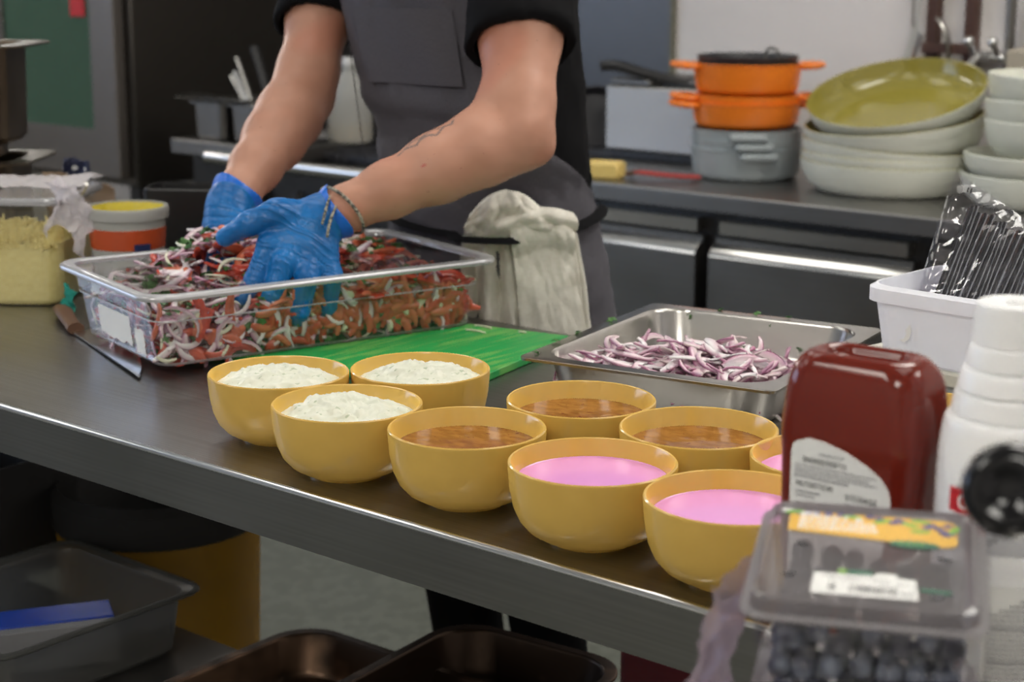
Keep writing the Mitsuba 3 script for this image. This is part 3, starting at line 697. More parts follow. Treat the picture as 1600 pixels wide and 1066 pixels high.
def pose(p, yaw, tx, ty, s=1.0):
    return T().translate([float(v) for v in p]).rotate([0, 0, 1], math.degrees(yaw)).rotate([1, 0, 0], math.degrees(tx)).rotate([0, 1, 0], math.degrees(ty)).scale(s)
def pose_np(p, yaw, tx, ty, s=1.0):
    R = trimesh.transformations.euler_matrix(0, 0, yaw) @ trimesh.transformations.euler_matrix(tx, 0, 0) @ trimesh.transformations.euler_matrix(0, ty, 0)
    R = R.copy(); R[:3, :3] *= s; R[:3, 3] = p; return R

# ---- steel tray with onions
TYAW, TX0, TY0, TW, TL, TRZ = .172, -1.262, .405, .325, .375, .957
tcx, tcy = loc(TX0, TY0, TYAW, TW / 2, TL / 2)
k = thing('steel_tray', 'shallow stainless steel tray holding sliced red onions', 'tray')
add(k + '__pan', mv(pan_mesh(TW, TL, TRZ - TZ, .0015, .018, .010, .045, 10, .012), (tcx, tcy, TZ), rz=TYAW), STEEL2, smooth=30)
lx, ly = loc(TX0, TY0, TYAW, .185, .0275)
add(k + '__embossing', mv(join(rbox(-.022, .022, 0, .0012, -.009, .009, .0004), ), (lx, ly - .0026, TZ + .032), rz=TYAW), STEELD, label='small stamped maker panel')

def tray_height(u, v):
    """height of the onion pile over the tray floor at u across, v along (metres, from the centre)"""
    h = .054 * math.exp(-((u - .035) / .105) ** 2 - ((v + .045) / .10) ** 2) + .032 * math.exp(-((u + .085) / .05) ** 2 - ((v + .09) / .07) ** 2)
    return h
bed_m, bed_c = [], []
g = np.random.default_rng(21)
def tray_spot():
    while True:
        u, v = g.uniform(-.122, .122), g.uniform(-.145, .115)
        if g.uniform() < min(1, tray_height(u, v) / .024): return u, v
for i in range(520):
    u, v = tray_spot(); h = tray_height(u, v)
    x, y = loc(tcx, tcy, TYAW, u, v)
    m, c = ON_SRC[g.integers(len(ON_SRC))]; m = m.copy()
    m.apply_transform(pose_np((x, y, TZ + .004 + h * g.uniform(.05, .85)), g.uniform(0, 6.28), g.normal(0, .25), g.normal(0, .25), g.uniform(1.0, 1.4)))
    bed_m.append(m); bed_c.append(c)
add('onion_bed', trimesh.util.concatenate(bed_m), ONION, 'bed of sliced red onion under the top slices in the steel tray', 'sliced onion', kind='stuff', color=np.vstack(bed_c))
for i in range(200):
    u, v = tray_spot(); h = tray_height(u, v)
    x, y = loc(tcx, tcy, TYAW, u, v)
    k = thing('onion_slice', 'thin purple edged slice of red onion on the pile in the steel tray', 'onion slice', 'red onion slices in the steel tray')
    up = .6 if i % 6 == 0 else .26
    add(k, ON_PLY[g.integers(len(ON_PLY))], None, to_world=pose((x, y, TZ + .006 + h * g.uniform(.9, 1.1)), g.uniform(0, 6.28), g.normal(0, up), g.normal(0, up), g.uniform(1.0, 1.4)))
for u, v, zz, tx in ((-.125, -.135, .022, 1.1), (-.11, -.14, .018, .6), (-.118, -.13, .035, 1.4), (-.085, .02, .045, .9), (.12, .10, .035, 1.0), (-.06, -.10, .05, 1.2), (.095, .03, .05, 1.3)):
    x, y = loc(tcx, tcy, TYAW, u, v)
    k = thing('onion_slice', 'thin purple edged slice of red onion on the pile in the steel tray', 'onion slice', 'red onion slices in the steel tray')
    add(k, ON_PLY[g.integers(len(ON_PLY))], None, to_world=pose((x, y, TZ + zz), g.uniform(0, 6.28), tx, .2, 1.0))

# ---- parsley leaves
def leaf(seed, s=.008):
    q = np.random.default_rng(seed); parts = []
    for a in (-1.0, 0, 1.0):
        n = 7; L = s * q.uniform(.8, 1.15)
        t = np.linspace(0, 1, n); w = L * .42 * np.sin(PI * np.clip(t * .9 + .08, 0, 1)) * (1 + .25 * np.cos(t * 22))
        z = .25 * L * np.sin(t * 3 + q.uniform(0, 3))
        gr = np.stack([np.stack([sgn * w, L * t, z + .10 * L * abs(sgn)], 1) for sgn in (-1, 0, 1)], 1)
        m = sheet(gr, .0005)
        m.apply_transform(trimesh.transformations.rotation_matrix(a + q.normal(0, .15), (0, 0, 1)))
        parts.append(m)
    parts.append(tube([(0, 0, 0), (0, -s * .5, .0004)], .0004, 5))
    return join(*parts)
LEAF_SRC = [leaf(s, sz) for s, sz in enumerate((.008, .010, .0065, .009))]
LEAF_PLY = [mikit.ply(m, PARSLEY[i % 2], smooth=True) for i, m in enumerate(LEAF_SRC * 2)]
def parsley(x, y, z, yaw, tx, ty, s, lab, group):
    k = thing('parsley_leaf', lab, 'parsley leaf', group)
    add(k, LEAF_PLY[(_used['parsley_leaf'] * 5) % 8], None, to_world=pose((x, y, z), yaw, tx, ty, s))
# crumbs of parsley on the tray walls and rim, and on the table
for u, v, zz, tx in ((-.10, .168, .046, 1.3), (-.03, .171, .034, 1.4), (.02, .168, .045, 1.35), (.07, .172, .052, 1.2), (-.02, .15, .015, 1.2), (.06, .158, .022, 1.2), (-.148, .01, .03, -.6), (-.06, .184, .0585, 0), (-.01, .183, .0585, 0), (.035, .184, .0585, .1), (-.157, -.10, .0585, 0), (-.157, -.04, .0585, 0), (-.158, .05, .0585, 0), (-.15, -.165, .0585, 0)):
    x, y = loc(tcx, tcy, TYAW, u, v)
    parsley(x, y, TZ + zz, g.uniform(0, 6), tx, g.normal(0, .2), g.uniform(.6, 1.0), 'small dark green parsley crumb stuck to the steel onion tray', 'parsley crumbs on the steel tray')

# ================================================================== clear tub of salad
CYAW, CX0, CY0, CW, CL = -.268, -1.654, .168, .325, .53
CB, CR = TZ + .0125, 1.008          # bottom and rim
ccx, ccy = loc(CX0, CY0, CYAW, -CW / 2, CL / 2)
def cl(u, v): return loc(ccx, ccy, CYAW, u, v)      # from the tub's centre: u across (towards the viewer's right is +), v along
CLEARE = mat('clear_edge', {'type': 'principledthin', 'base_color': {'type': 'rgb', 'value': [.62, .62, .64]}, 'roughness': 0.10, 'diff_trans': 0.9, 'spec_trans': 0.6, 'eta': 1.6})
k = thing('salad_tub', 'large clear plastic tub full of tomato, onion and parsley salad', 'tub')
hx, hy = CW / 2, CL / 2; H = CR - CB
wall = [rrect(hx - i, hy - i, r, z, 8) for i, z, r in ((.016, H - .002, .030), (.019, H - .028, .030), (.0225, H - .030, .028), (.029, .012, .026), (.031, .004, .024), (.038, 0, .020))]
add(k + '__wall', mv(loft(wall, True, False), (ccx, ccy, CB), rz=CYAW), CLEAR, smooth=30)
rim = [rrect(hx - i, hy - i, r, z, 8) for i, z, r in ((.0165, H - .004, .03), (.003, H - .003, .036), (0, H - .005, .038), (-.001, H - .002, .038), (.0, H + .001, .038), (.004, H + .003, .036), (.012, H + .003, .032), (.016, H + .001, .03), (.0165, H - .004, .03))]
add(k + '__rim', mv(loft(rim, False, False), (ccx, ccy, CB), rz=CYAW), POLY, smooth=50, label='thick shiny rolled rim')
lz = H - .036
lg_ = [rrect(hx - i, hy - i, .029, z, 8) for i, z in ((.0215, lz), (.0203, lz + .0004), (.0203, lz + .0016), (.0213, lz + .0020), (.0215, lz))]
add(k + '__ledge', mv(loft(lg_, False, False), (ccx, ccy, CB), rz=CYAW), POLY, smooth=50)
bt_ = [rrect(hx - i, hy - i, .021, z, 8) for i, z in ((.0365, .0003), (.0325, .0012), (.0310, .0045), (.0318, .0050), (.0335, .0024), (.0365, .0012), (.0365, .0003))]
add(k + '__bottom_edge', mv(loft(bt_, False, False), (ccx, ccy, CB), rz=CYAW), CLEARE, smooth=50)
# torn paper label on the left end
def torn(pts, key, m=PAPER):
    poly = Polygon(pts)
    mesh = trimesh.creation.extrude_polygon(poly, .0004, engine='earcut')
    M = np.eye(4); c, s_ = math.cos(CYAW), math.sin(CYAW)
    # outline coordinates: along the end wall, up the wall; the wall leans in downwards
    e1 = np.array([c, s_, 0]); up = np.array([-s_ * -.09, c * -.09, 1.0]); up /= np.linalg.norm(up)
    M[:3, 0], M[:3, 1], M[:3, 2] = e1, up, -np.cross(e1, up) * -1
    x, y = cl(0, -hy + .0295)
    M[:3, 3] = [x, y, CB + .010]
    mesh.apply_transform(M); mesh.apply_translation(np.array([s_, -c, 0]) * .0012)
    return mesh
gz = np.random.default_rng(5)
def jag(x0, x1, y0, y1, n=12, amp=.0025):
    p = [(x, y0 + gz.uniform(-amp, amp)) for x in np.linspace(x0, x1, n)] + [(x1 + gz.uniform(-amp, amp), y) for y in np.linspace(y0, y1, n)] + [(x, y1 + gz.uniform(-amp, amp)) for x in np.linspace(x1, x0, n)] + [(x0 + gz.uniform(-amp, amp), y) for y in np.linspace(y1, y0, n)]
    return Polygon(p).buffer(0).exterior.coords[:]
for a in ((-.062, .045, .004, .046), (.058, .088, -.002, .030), (-.075, -.045, .058, .073)):
    add(k + '__torn_label', torn(jag(*a), None), PAPER, label='torn remains of a white paper label')

def salad_height(u, v):
    """height of the salad over the tub's floor"""
    base = .060 + .008 * math.sin(9 * u + 2) * math.cos(7 * v)
    mound = .062 * math.exp(-((v + .085) / .075) ** 2 - ((u + .035) / .085) ** 2)
    right = .036 * math.exp(-((v - .12) / .14) ** 2 - ((u + .05) / .12) ** 2)
    return base + mound + right
def half_u(z): return hx - .0305 + .09 * z - .006
def half_v(z): return hy - .0305 + .09 * z - .006
# tomato strips: thick crescents with a skin side
def tomato(R, ang, w, th, n=8):
    t = np.linspace(-ang / 2, ang / 2, n); rings = []
    for a in t:
        f = .35 + .65 * math.cos(a / ang * PI * .97) ** .5
        q = np.arange(6) * 2 * PI / 6
        rr = R - w / 2 * (1 - f * np.cos(q)); zz = th / 2 * f * np.sin(q)
        rings.append(np.stack([rr * math.sin(a), rr * math.cos(a) - R * .75, zz + .12 * R * math.sin(2 * a)], 1))
    return loft(rings)
TOM_SRC = [tomato(*a) for a in ((.034, 1.8, .011, .007), (.028, 2.3, .010, .007), (.042, 1.5, .011, .008), (.025, 1.4, .014, .009), (.06, 1.0, .010, .007), (.024, 2.8, .009, .006))]
TOM_PLY = [mikit.ply(m, TOMATO[j], smooth=50) for j in range(3) for m in TOM_SRC]
def shred(L, w, th, bend):
    return tube([(-L / 2, 0, 0), (0, bend, .001), (L / 2, 0, .0)], [w * .6, w, w * .5], 6, 7, flat=th / w)
CAB_SRC = [shred(*a) for a in ((.030, .0030, .002, .005), (.022, .004, .003, .003), (.038, .0022, .0018, .01), (.014, .005, .004, .001))]
CAB_PLY = [mikit.ply(m, CABB, smooth=50) for m in CAB_SRC]
g = np.random.default_rng(33)
def salad_spot(edge):
    """edge 0: on top; 1: against the long front wall; 2: against the left end wall; 3: right end wall"""
    if edge == 0:
        while True:
            u, v = g.uniform(-.122, .122), g.uniform(-.222, .222)
            if True: break
        z = salad_height(u, v) * g.uniform(.96, 1.06)
        return u, v, z, g.normal(0, .28), g.normal(0, .28)
    if edge == 1:
        v = g.uniform(-.225, .225); z = .006 + g.uniform(0, 1) * (salad_height(.12, v) - .004)
        return half_u(z) - g.uniform(.005, .011), v, z, g.normal(0, .3), 1.35 + g.normal(0, .2)
    u = g.uniform(-.12, .12); s_ = -1 if edge == 2 else 1
    z = .006 + g.uniform(0, 1) * (salad_height(u, s_ * .22) - .004)
    return u, s_ * (half_v(z) - g.uniform(.005, .011)), z, 1.35 + g.normal(0, .2), g.normal(0, .3)
TOP_L = {'tomato_strip': ('curved strip of red tomato in the clear tub of salad', 'tomato strip', 'tomato strips in the salad'),
         'salad_onion': ('sliver of red onion in the clear tub of salad', 'onion sliver', 'red onion slivers in the salad'),
         'cabbage_shred': ('pale shred mixed into the clear tub of salad', 'pale shred', 'pale shreds in the salad'),
         'parsley_leaf': ('chopped parsley leaf in the clear tub of salad', 'parsley leaf', 'parsley in the salad')}
def salad_piece(kind, edge):
    u, v, z, tx, ty = salad_spot(edge)
    if kind == 'tomato_strip' and v < -.10 and g.uniform() < .55: kind = 'salad_onion'
    if kind == 'salad_onion' and v > .02 and g.uniform() < .5: kind = 'tomato_strip'
    x, y = cl(u, v); yaw = g.uniform(0, 6.28)
    lim = .02
    if edge == 1: yaw = CYAW + g.normal(0, .15) + (PI if g.uniform() < .5 else 0); tx, ty = g.uniform(0, 6.28), 0
    if edge == 0 and (abs(u) > .115 or abs(v) > .215): tx *= .5; ty *= .5
    src = {'tomato_strip': TOM_PLY, 'salad_onion': ON_PLY, 'cabbage_shred': CAB_PLY, 'parsley_leaf': LEAF_PLY}[kind]
    if edge == 1:   # lay the piece flat against the wall: its plane holds the tub's long axis and the vertical
        Tm = T().translate([x, y, CB + z]).rotate([0, 0, 1], math.degrees(CYAW)).rotate([0, 1, 0], 90).rotate([0, 0, 1], math.degrees(tx)).scale(g.uniform(1.0, 1.3) if kind == 'tomato_strip' else g.uniform(.85, 1.1))
    elif edge in (2, 3):
        Tm = T().translate([x, y, CB + z]).rotate([0, 0, 1], math.degrees(CYAW)).rotate([1, 0, 0], 90).rotate([0, 0, 1], g.uniform(0, 360)).scale(g.uniform(.8, 1.05))
    else:
        if kind == 'parsley_leaf': z += .004
        Tm = pose((x, y, CB + z), yaw, tx, ty, g.uniform(1.0, 1.5))
    lab, cat, gr = TOP_L[kind]
    add(thing(kind, lab, cat, gr), src[g.integers(len(src))], None, to_world=Tm)
for kind, n0, n1, n2, n3 in (('tomato_strip', 120, 90, 22, 8), ('salad_onion', 110, 56, 26, 6), ('cabbage_shred', 75, 30, 8, 2), ('parsley_leaf', 190, 44, 12, 4)):
    for e, n in enumerate((n0, n1, n2, n3)):
        for _ in range(n): salad_piece(kind, e)
# what lies deeper: one mixed mass
mass = {'t': [], 'c': [], 'o': [], 'p': []}; ocol = []
for i in range(1300):
    v = g.uniform(-.222, .222); u = g.uniform(-.122, .122)
    z = g.uniform(.004, .93) * salad_height(u, v)
    zz = half_u(z) - .020; u = max(-zz, min(zz, u)); v = max(-half_v(z) + .020, min(half_v(z) - .020, v))
    q = g.choice(['t', 'o', 'c', 'p'], p=[.42, .34, .1, .14])
    x, y = cl(u, v); M = pose_np((x, y, CB + z), g.uniform(0, 6.28), g.normal(0, .5), g.normal(0, .5), g.uniform(.8, 1.1))
    if q == 'o':
        m, c = ON_SRC[g.integers(len(ON_SRC))]; m = m.copy(); ocol.append(c)
    else: m = {'t': TOM_SRC, 'c': CAB_SRC, 'p': LEAF_SRC}[q]; m = m[g.integers(len(m))].copy()
    m.apply_transform(M); mass[q].append(m)
tag('salad_mass', 'mass of mixed tomato, onion and parsley filling the clear tub below the top pieces', 'salad', kind='stuff')
add('salad_mass__tomato', join(*mass['t']), TOMATO[1], smooth=50, kind='stuff')
add('salad_mass__pale_shreds', join(*mass['c']), CABB, smooth=50, kind='stuff')
add('salad_mass__parsley', join(*mass['p']), PARSLEY[0], smooth=50, kind='stuff')
add('salad_mass__onion', join(*mass['o']), ONION, color=np.vstack(ocol), kind='stuff')

# ---- knife under the tub's left end
k = thing('chef_knife', 'kitchen knife with a brown handle lying under the left end of the salad tub', 'knife')
A, B = np.array([-2.09, .348, TZ + .011]), np.array([-1.968, .288, TZ + .009])
add(k + '__handle', tube([A, A + (B - A) * .3 + [0, 0, .003], A + (B - A) * .6, B], [.010, .013, .011, .012], 12, 18, flat=.7), HANDLE)
d = np.array([-1.69, .185]) - B[:2]; Ld = np.linalg.norm(d); d /= Ld; nn = np.array([d[1], -d[0]])
gr = []
for t in np.linspace(0, 1, 16):
    w = .040 * (1 - max(0, (t - .35) / .65) ** 2.2)
    c = B[:2] + d * t * Ld + nn * -.006
    gr.append([[*(c + nn * (.010 - w * s) * 1.0), TZ + .0035 + .002 * (s)] for s in (0, .5, 1)])
add(k + '__blade', sheet(np.array(gr), .002), STEEL2)

# ---- container of grated cheese
k = thing('cheese_container', 'clear square container of grated yellow cheese at the left edge', 'container')
QYAW = .62; qhx, qhy = .112, .100
qcx, qcy = loc(-2.134, .385, QYAW, -qhx + .004, qhy - .004)
w2 = [rrect(qhx - i, qhy - i, .03, z, 7) for i, z in ((0, .163), (.002, .147), (.006, .142), (.010, .01), (.016, .001), (.022, 0))]
add(k + '__wall', mv(loft(w2, True, False), (qcx, qcy, TZ), rz=QYAW), CLEAR, smooth=30)
r2 = [rrect(qhx + i, qhy + i, .034, z, 7) for i, z in ((0, .156), (.007, .156), (.009, .160), (.007, .166), (.001, .167), (-.001, .163), (0, .156))]
add(k + '__rim', mv(loft(r2, False, False), (qcx, qcy, TZ), rz=QYAW), POLY, smooth=50)
rings = [rrect(qhx - i, qhy - i, .031, z, 7) for i, z in ((.024, .0015), (.0172, .0025), (.0112, .011), (.0098, .05), (.0088, .088), (.0095, .096))]
n = 34; gr = np.zeros((n, n, 3))
def cheese_h(u, v): return .098 + .020 * (meshkit.fbm(np.array([u * 4, v * 4, 2.2]), 3) - .5) - .010 * abs(v) + .012 * (1 - abs(u))
for i, u in enumerate(np.linspace(-1, 1, n)):
    for j, v in enumerate(np.linspace(-1, 1, n)): gr[i, j] = (u * (qhx - .012), v * (qhy - .012), cheese_h(u, v))
add('grated_cheese', mv(join(loft(rings, True, False), grid_mesh(gr)), (qcx, qcy, TZ), rz=QYAW), CHEESE, 'grated yellow cheese filling the clear square container', 'grated cheese', kind='stuff', smooth=40)
bits = []
g = np.random.default_rng(9)
for i in range(1900):
    if i < 1600:
        u, v = g.uniform(-1, 1, 2); z = cheese_h(u, v) + g.uniform(-.001, .006); u *= qhx - .014; v *= qhy - .014
    else:
        z = .09 + g.exponential(.014); z = min(z, .135); u, v = (g.uniform(-1, 1) * (qhx - .018), -(qhy - .0095))
    L = g.uniform(.003, .007)
    bb = trimesh.creation.box((2 * L, .0022, .0018))
    bb.apply_transform(trimesh.transformations.euler_matrix(*g.uniform(0, 6.28, 3))); bb.apply_translation((u, v, z)); bits.append(bb)
add('cheese_shreds', mv(trimesh.util.concatenate(bits), (qcx, qcy, TZ), rz=QYAW), CHEESE, 'loose cheese shreds on the heap in the square container', 'cheese shreds', kind='stuff', smooth=False)
# cling film crumpled over its rim
def crumple(fn, na, nb, amp, seed, freq=40.):
    gr = np.array([[fn(u, v) for v in np.linspace(0, 1, nb)] for u in np.linspace(0, 1, na)], float)
    off = np.stack([meshkit.fbm(gr * freq + 11 * i + seed, 3) - .5 for i in range(3)], -1)
    return gr + off * amp * 2
def ql(u, v): return loc(qcx, qcy, QYAW, u, v)
cf = crumple(lambda u, v: (*ql(-.05 + .17 * u, -.02 + .125 * v), TZ + .172 + .012 * math.sin(PI * v) * (.4 + .6 * u)), 40, 30, .009, 1, 45)
add('cling_film', grid_mesh(cf), WBAG, 'crumpled cling film over the back of the cheese container', 'cling film', smooth=50)
cf2 = crumple(lambda u, v: (*ql(.095 + .055 * u + .012 * math.sin(5 * v), -.112 + .012 * v + .03 * u), TZ + .200 - .078 * v - .030 * (u - .35) ** 2 * 4 + .004 * math.sin(6 * u)), 34, 40, .018, 4, 42)
add('film_scrap', grid_mesh(cf2), WBAG, 'bunched white cling film hanging at the corner of the cheese container', 'cling film', smooth=50)
add('steel_stick', tube([(-2.150, .43, 1.055), (-2.075, .396, 1.092)], .0030, 8), STEEL2, 'thin steel stick poking out of the cling film', 'stick')

# ---- tub of yellow paste with an orange band
k = thing('paste_tub', 'white plastic tub with an orange label band and yellow paste on its rim', 'tub')
qx, qy, Rt, Ht = -2.103, .487, .0585, .148
tz = lambda z: Rt * (.84 + .16 * z / Ht)
add(k + '__wall', mv(lathe([(0, 0), (tz(0) - .002, 0), (tz(0), .003), (tz(Ht - .018), Ht - .018), (tz(Ht) + .004, Ht - .017), (tz(Ht) + .005, Ht - .004), (tz(Ht) + .003, Ht), (tz(Ht) - .001, Ht), (tz(Ht) - .003, Ht - .01), (tz(.02) - .003, .02), (0, .018)], 48, False, False), (qx, qy, TZ)), MILKYD, smooth=35)
add(k + '__orange_band', mv(lathe([(tz(.086) + .0006, .086), (tz(.086) + .0012, .087), (tz(.117) + .0012, .116), (tz(.117) + .0006, .117), (tz(.117), .116), (tz(.086), .087), (tz(.086) + .0006, .086)], 48, False, False), (qx, qy, TZ)), mat('orange_print', prin((.50, .075, .02), .4)), label='orange label band')
yr = crumple(lambda u, v: (qx + (tz(Ht) - .003 - .010 * v) * math.cos(6.2832 * u), qy + (tz(Ht) - .003 - .010 * v) * math.sin(6.2832 * u), TZ + Ht - .002 - .016 * v), 50, 5, .003, 3, 60)
add(k + '__paste', grid_mesh(yr), mat('yellow_paste', prin((.62, .50, .03), .4)), smooth=50, label='smeared yellow paste')
def on_cyl(m, R, ang, z, tilt_r=0.0):
    """lettering (reading along +x, up +y) wrapped onto an upright cylinder about the origin"""
    v = np.asarray(m.vertices); a = ang + v[:, 0] / R
    rr = R + v[:, 2]
    q = m.copy(); q.vertices = np.stack([rr * np.cos(a), rr * np.sin(a), z + v[:, 1]], 1); return q
tx_ = on_cyl(text('DAG', .010), tz(.07) + .0004, -.42, .068)
add(k + '__lettering', mv(tx_, (qx, qy, TZ)), INK, smooth=False)
add(k + '__blue_flash', mv(on_cyl(sheet(np.array([[(.026 * i / 10, .016 * j, 0) for j in (0, 1)] for i in range(11)]), .0004), tz(.1) + .0016, -.50, .080), (qx, qy, TZ)), mat('navy_print', prin((.02, .03, .10), .4)), smooth=False)
lines = [on_cyl(rbox(0, .034, .004 * i, .004 * i + .0012, 0, .0004, .0001), tz(.06) + .0002, -1.75, .052) for i in range(6)]
add(k + '__fine_print', mv(join(*lines), (qx, qy, TZ)), LGREY, smooth=False)

# ---- black plastic crate behind, teal cloth, white lid
k = thing('black_box', 'black plastic box behind the orange banded tub', 'box')
add(k, mv(as_tm(mani(loft([rrect(.065 - i, .045 - i, .014, z, 5) for i, z in ((.012, 0), (.004, .01), (0, .146), (.003, .15))])) - mani(loft([rrect(.061 - i, .041 - i, .012, z, 5) for i, z in ((.012, .006), (.0, .16))]))), (-2.20, .685, TZ), rz=.6), BLACKP)
tc = crumple(lambda u, v: (-2.122 + .050 * u + .006 * v, .368 + .012 * math.sin(4 * u + 2 * v), TZ + .006 + .040 * v * (.75 + .25 * math.sin(3 * u))), 24, 18, .007, 6, 70)
add('teal_cloth', sheet(tc, .002), TEAL, 'crumpled teal cloth between the cheese container and the salad tub', 'cloth', smooth=50)
k = thing('white_lid', 'small white plastic lid lying behind the cheese container', 'lid')  # a loose white lid, not a saucer
add(k, mv(lathe([(0, 0), (.033, 0), (.035, .002), (.035, .009), (.033, .012), (.030, .010), (0, .008)], 40, False, False), (-2.275, .610, TZ)), WHITEP)

# ---- deep stacked pans and a paper bag at the far left
DX, DY = -2.690, .552
for zz, hh, lab in ((TZ, .172, 'lower deep stained steel pan at the left edge'), (TZ + .199, .170, 'upper deep stained steel pan at the left edge, standing on the lower one')):
    k = thing('deep_pan', lab, 'pan')
    add(k, mv(pan_mesh(.34, .24, hh, .0015, .036, .006, .035, 8), (DX, DY, zz), rz=.66), STOCK, smooth=30)
k = thing('pan_lid', 'steel lid between the two deep pans at the left edge', 'lid')
add(k, mv(lathe([(0, .0), (.10, 0), (.104, .004), (.104, .018), (.1, .0255), (0, .0265)], 40, False, False), (DX, DY, TZ + .172)), STOCK)
pb = crumple(lambda u, v: (*loc(-2.40, .545, .62, .125 * u, .012 * math.sin(5 * u)), TZ + (.168 - .030 * u) * v + .008 * math.sin(9 * u) * v), 30, 16, .010, 8, 30)
add('paper_bag', sheet(pb, .0015), BAGB, 'crumpled brown paper bag behind the cheese container', 'paper bag', smooth=50)
nb = crumple(lambda u, v: (*loc(-2.40, .565, .62, .02 + .05 * u, .01 * math.sin(5 * u)), TZ + .10 + .088 * v), 14, 12, .008, 3, 50)
NAVYD = mat('navy_dots', prin(proc(lambda p, n, uv: mix((.012, .016, .05), (.6, .6, .62), smoothstep(.70, .74, noise(p.x * 110, p.y * 110, p.z * 110)))), .6))
add('navy_bag', sheet(nb, .0015), NAVYD, 'navy bag with white dots sticking up behind the brown paper bag', 'bag', smooth=50)

# ================================================================== right side
def label_plane(m, origin, ex, ey):
    """put a flat mesh (x right, y up, z out) onto the plane through origin"""
    ex, ey = np.array(ex, float), np.array(ey, float); ex /= np.linalg.norm(ex); ey -= ex * (ex @ ey); ey /= np.linalg.norm(ey)
    M = np.eye(4); M[:3, 0], M[:3, 1], M[:3, 2], M[:3, 3] = ex, ey, np.cross(ex, ey), origin
    q = as_tm(m).copy(); q.apply_transform(M); return q

def tub_mesh(hx, hy, H, t=.0016, rc=.03):
    o = [rrect(hx - i, hy - i, rc, z, 8) for i, z in ((.016, 0), (.012, .003), (.004, H - .02), (.003, H - .0195), (-.002, H - .019), (-.002, H - .004), (.001, H - .002), (.003, H), (.005, H))]
    n = [rrect(hx - i, hy - i, rc - t, z, 8) for i, z in ((.0055, H - .02), (.014, .004), (.018, t))]
    return loft(o + n)
k = thing('storage_tub', 'grey white storage tub with a cream lid under the open milky tub', 'tub')
add(k + '__body', mv(loft([rrect(.115 - i, .085 - i, .025, z, 7) for i, z in ((.012, 0), (.008, .003), (.002, .052))]), (-.825, .712, TZ), rz=-.13), MILKYD, smooth=35)
add(k + '__lid', mv(loft([rrect(.115 - i, .085 - i, .025, z, 7) for i, z in ((.0, .052), (-.004, .053), (-.005, .066), (-.003, .069), (.004, .070)) ]), (-.825, .712, TZ), rz=-.13), CREAM, smooth=35)
k = thing('milky_tub', 'open milky white plastic tub holding the bag of black cutlery', 'tub')
TBX, TBY, TBZ = -.800, .698, TZ + .0705
add(k + '__body', mv(tub_mesh(.118, .092, .0875), (TBX, TBY, TBZ), rz=-.07), MILKY, smooth=35)
add(k + '__paper_scrap', mv(trimesh.creation.extrude_polygon(Polygon([(-.008, -.008), (-.001, -.006), (.002, .001), (.0, .004), (.006, .012), (.008, .004), (.006, -.005), (.0, -.010)]), .0004, engine='earcut'), (0, 0, 0), rx=PI / 2), WHITEI, to_world=T().translate([-.868, .6155, TBZ + .036]).rotate([0, 0, 1], -4), label='scrap of torn white label')
# ---- bag of black cutlery leaning in the tub
BA = np.array([-.896, .690, TBZ + .004]); BUP = np.array([.010, .060, .135]); BUP /= np.linalg.norm(BUP)
BR = np.array([.78, .62, 0.]); BR -= BUP * (BR @ BUP); BR /= np.linalg.norm(BR); BN = np.cross(BR, BUP)
BAGF = mat('bag_film', {'type': 'principledthin', 'base_color': {'type': 'rgb', 'value': [.80, .82, .88]}, 'roughness': 0.10, 'diff_trans': 0.9, 'spec_trans': 0.90, 'eta': 1.6})
SLEEVE = mat('fork_sleeve', prin((.30, .31, .33), .25, specular=.6))
k0 = thing('cutlery_bag', 'clear plastic bag of black plastic cutlery standing in the milky tub', 'bag')
def bagpt(a, b, c=0): return BA + BR * a + BUP * b + BN * c
for sgn in (1, -1):
    gr = np.array([[bagpt(-.014 + .135 * u, .002 + (.212 - .040 * u) * v, sgn * (.0155 * math.sin(PI * min(1, max(0, u))) ** .4 * (1 - v ** 7) + .0005)) for v in np.linspace(0, 1, 36)] for u in np.linspace(0, 1, 30)])
    ed = np.sin(np.linspace(0, PI, 30))[:, None, None] ** .3
    off = (meshkit.fbm(gr * 95 + 3 * sgn, 3) - .5)[..., None] * .010 + (meshkit.noise(gr * 260 + sgn) - .5)[..., None] * .0025
    gr = gr + np.maximum(off * sgn, -.0012) * sgn * BN * ed
    add(k0 + '__film', grid_mesh(gr), CLEAR2, smooth=50)
add(k0 + '__printed_mark', join(*[label_plane(rbox(.004 + i * .004, .0058 + i * .004, .192, .198, .0118, .0122, .0002), BA, BR, BUP) for i in range(2)]), INK, smooth=False)
for i in range(19):
    k = thing('plastic_fork', 'black plastic fork standing on edge in the clear cutlery bag', 'fork', 'black cutlery in the clear bag')
    a = .004 + i * .0061; L = .180 - .22 * (i * .0061) + .003 * math.sin(i * 2.1)
    P4 = np.array([bagpt(a + .012 * t + .002 * math.sin(3 * t + i), .004 + (L - .004) * t) for t in np.linspace(0, 1, 14)])
    gr = np.array([[P4[q] + BN * s * (.0045 + .003 * (q > 9)) for s in (-1, -.3, .3, 1)] for q in range(14)])
    add(k + '__handle', sheet(gr, .0027), CUT)
    add(k + '__wrapper', sheet(gr + BR * .0030 + BN * .0, .0012), SLEEVE)

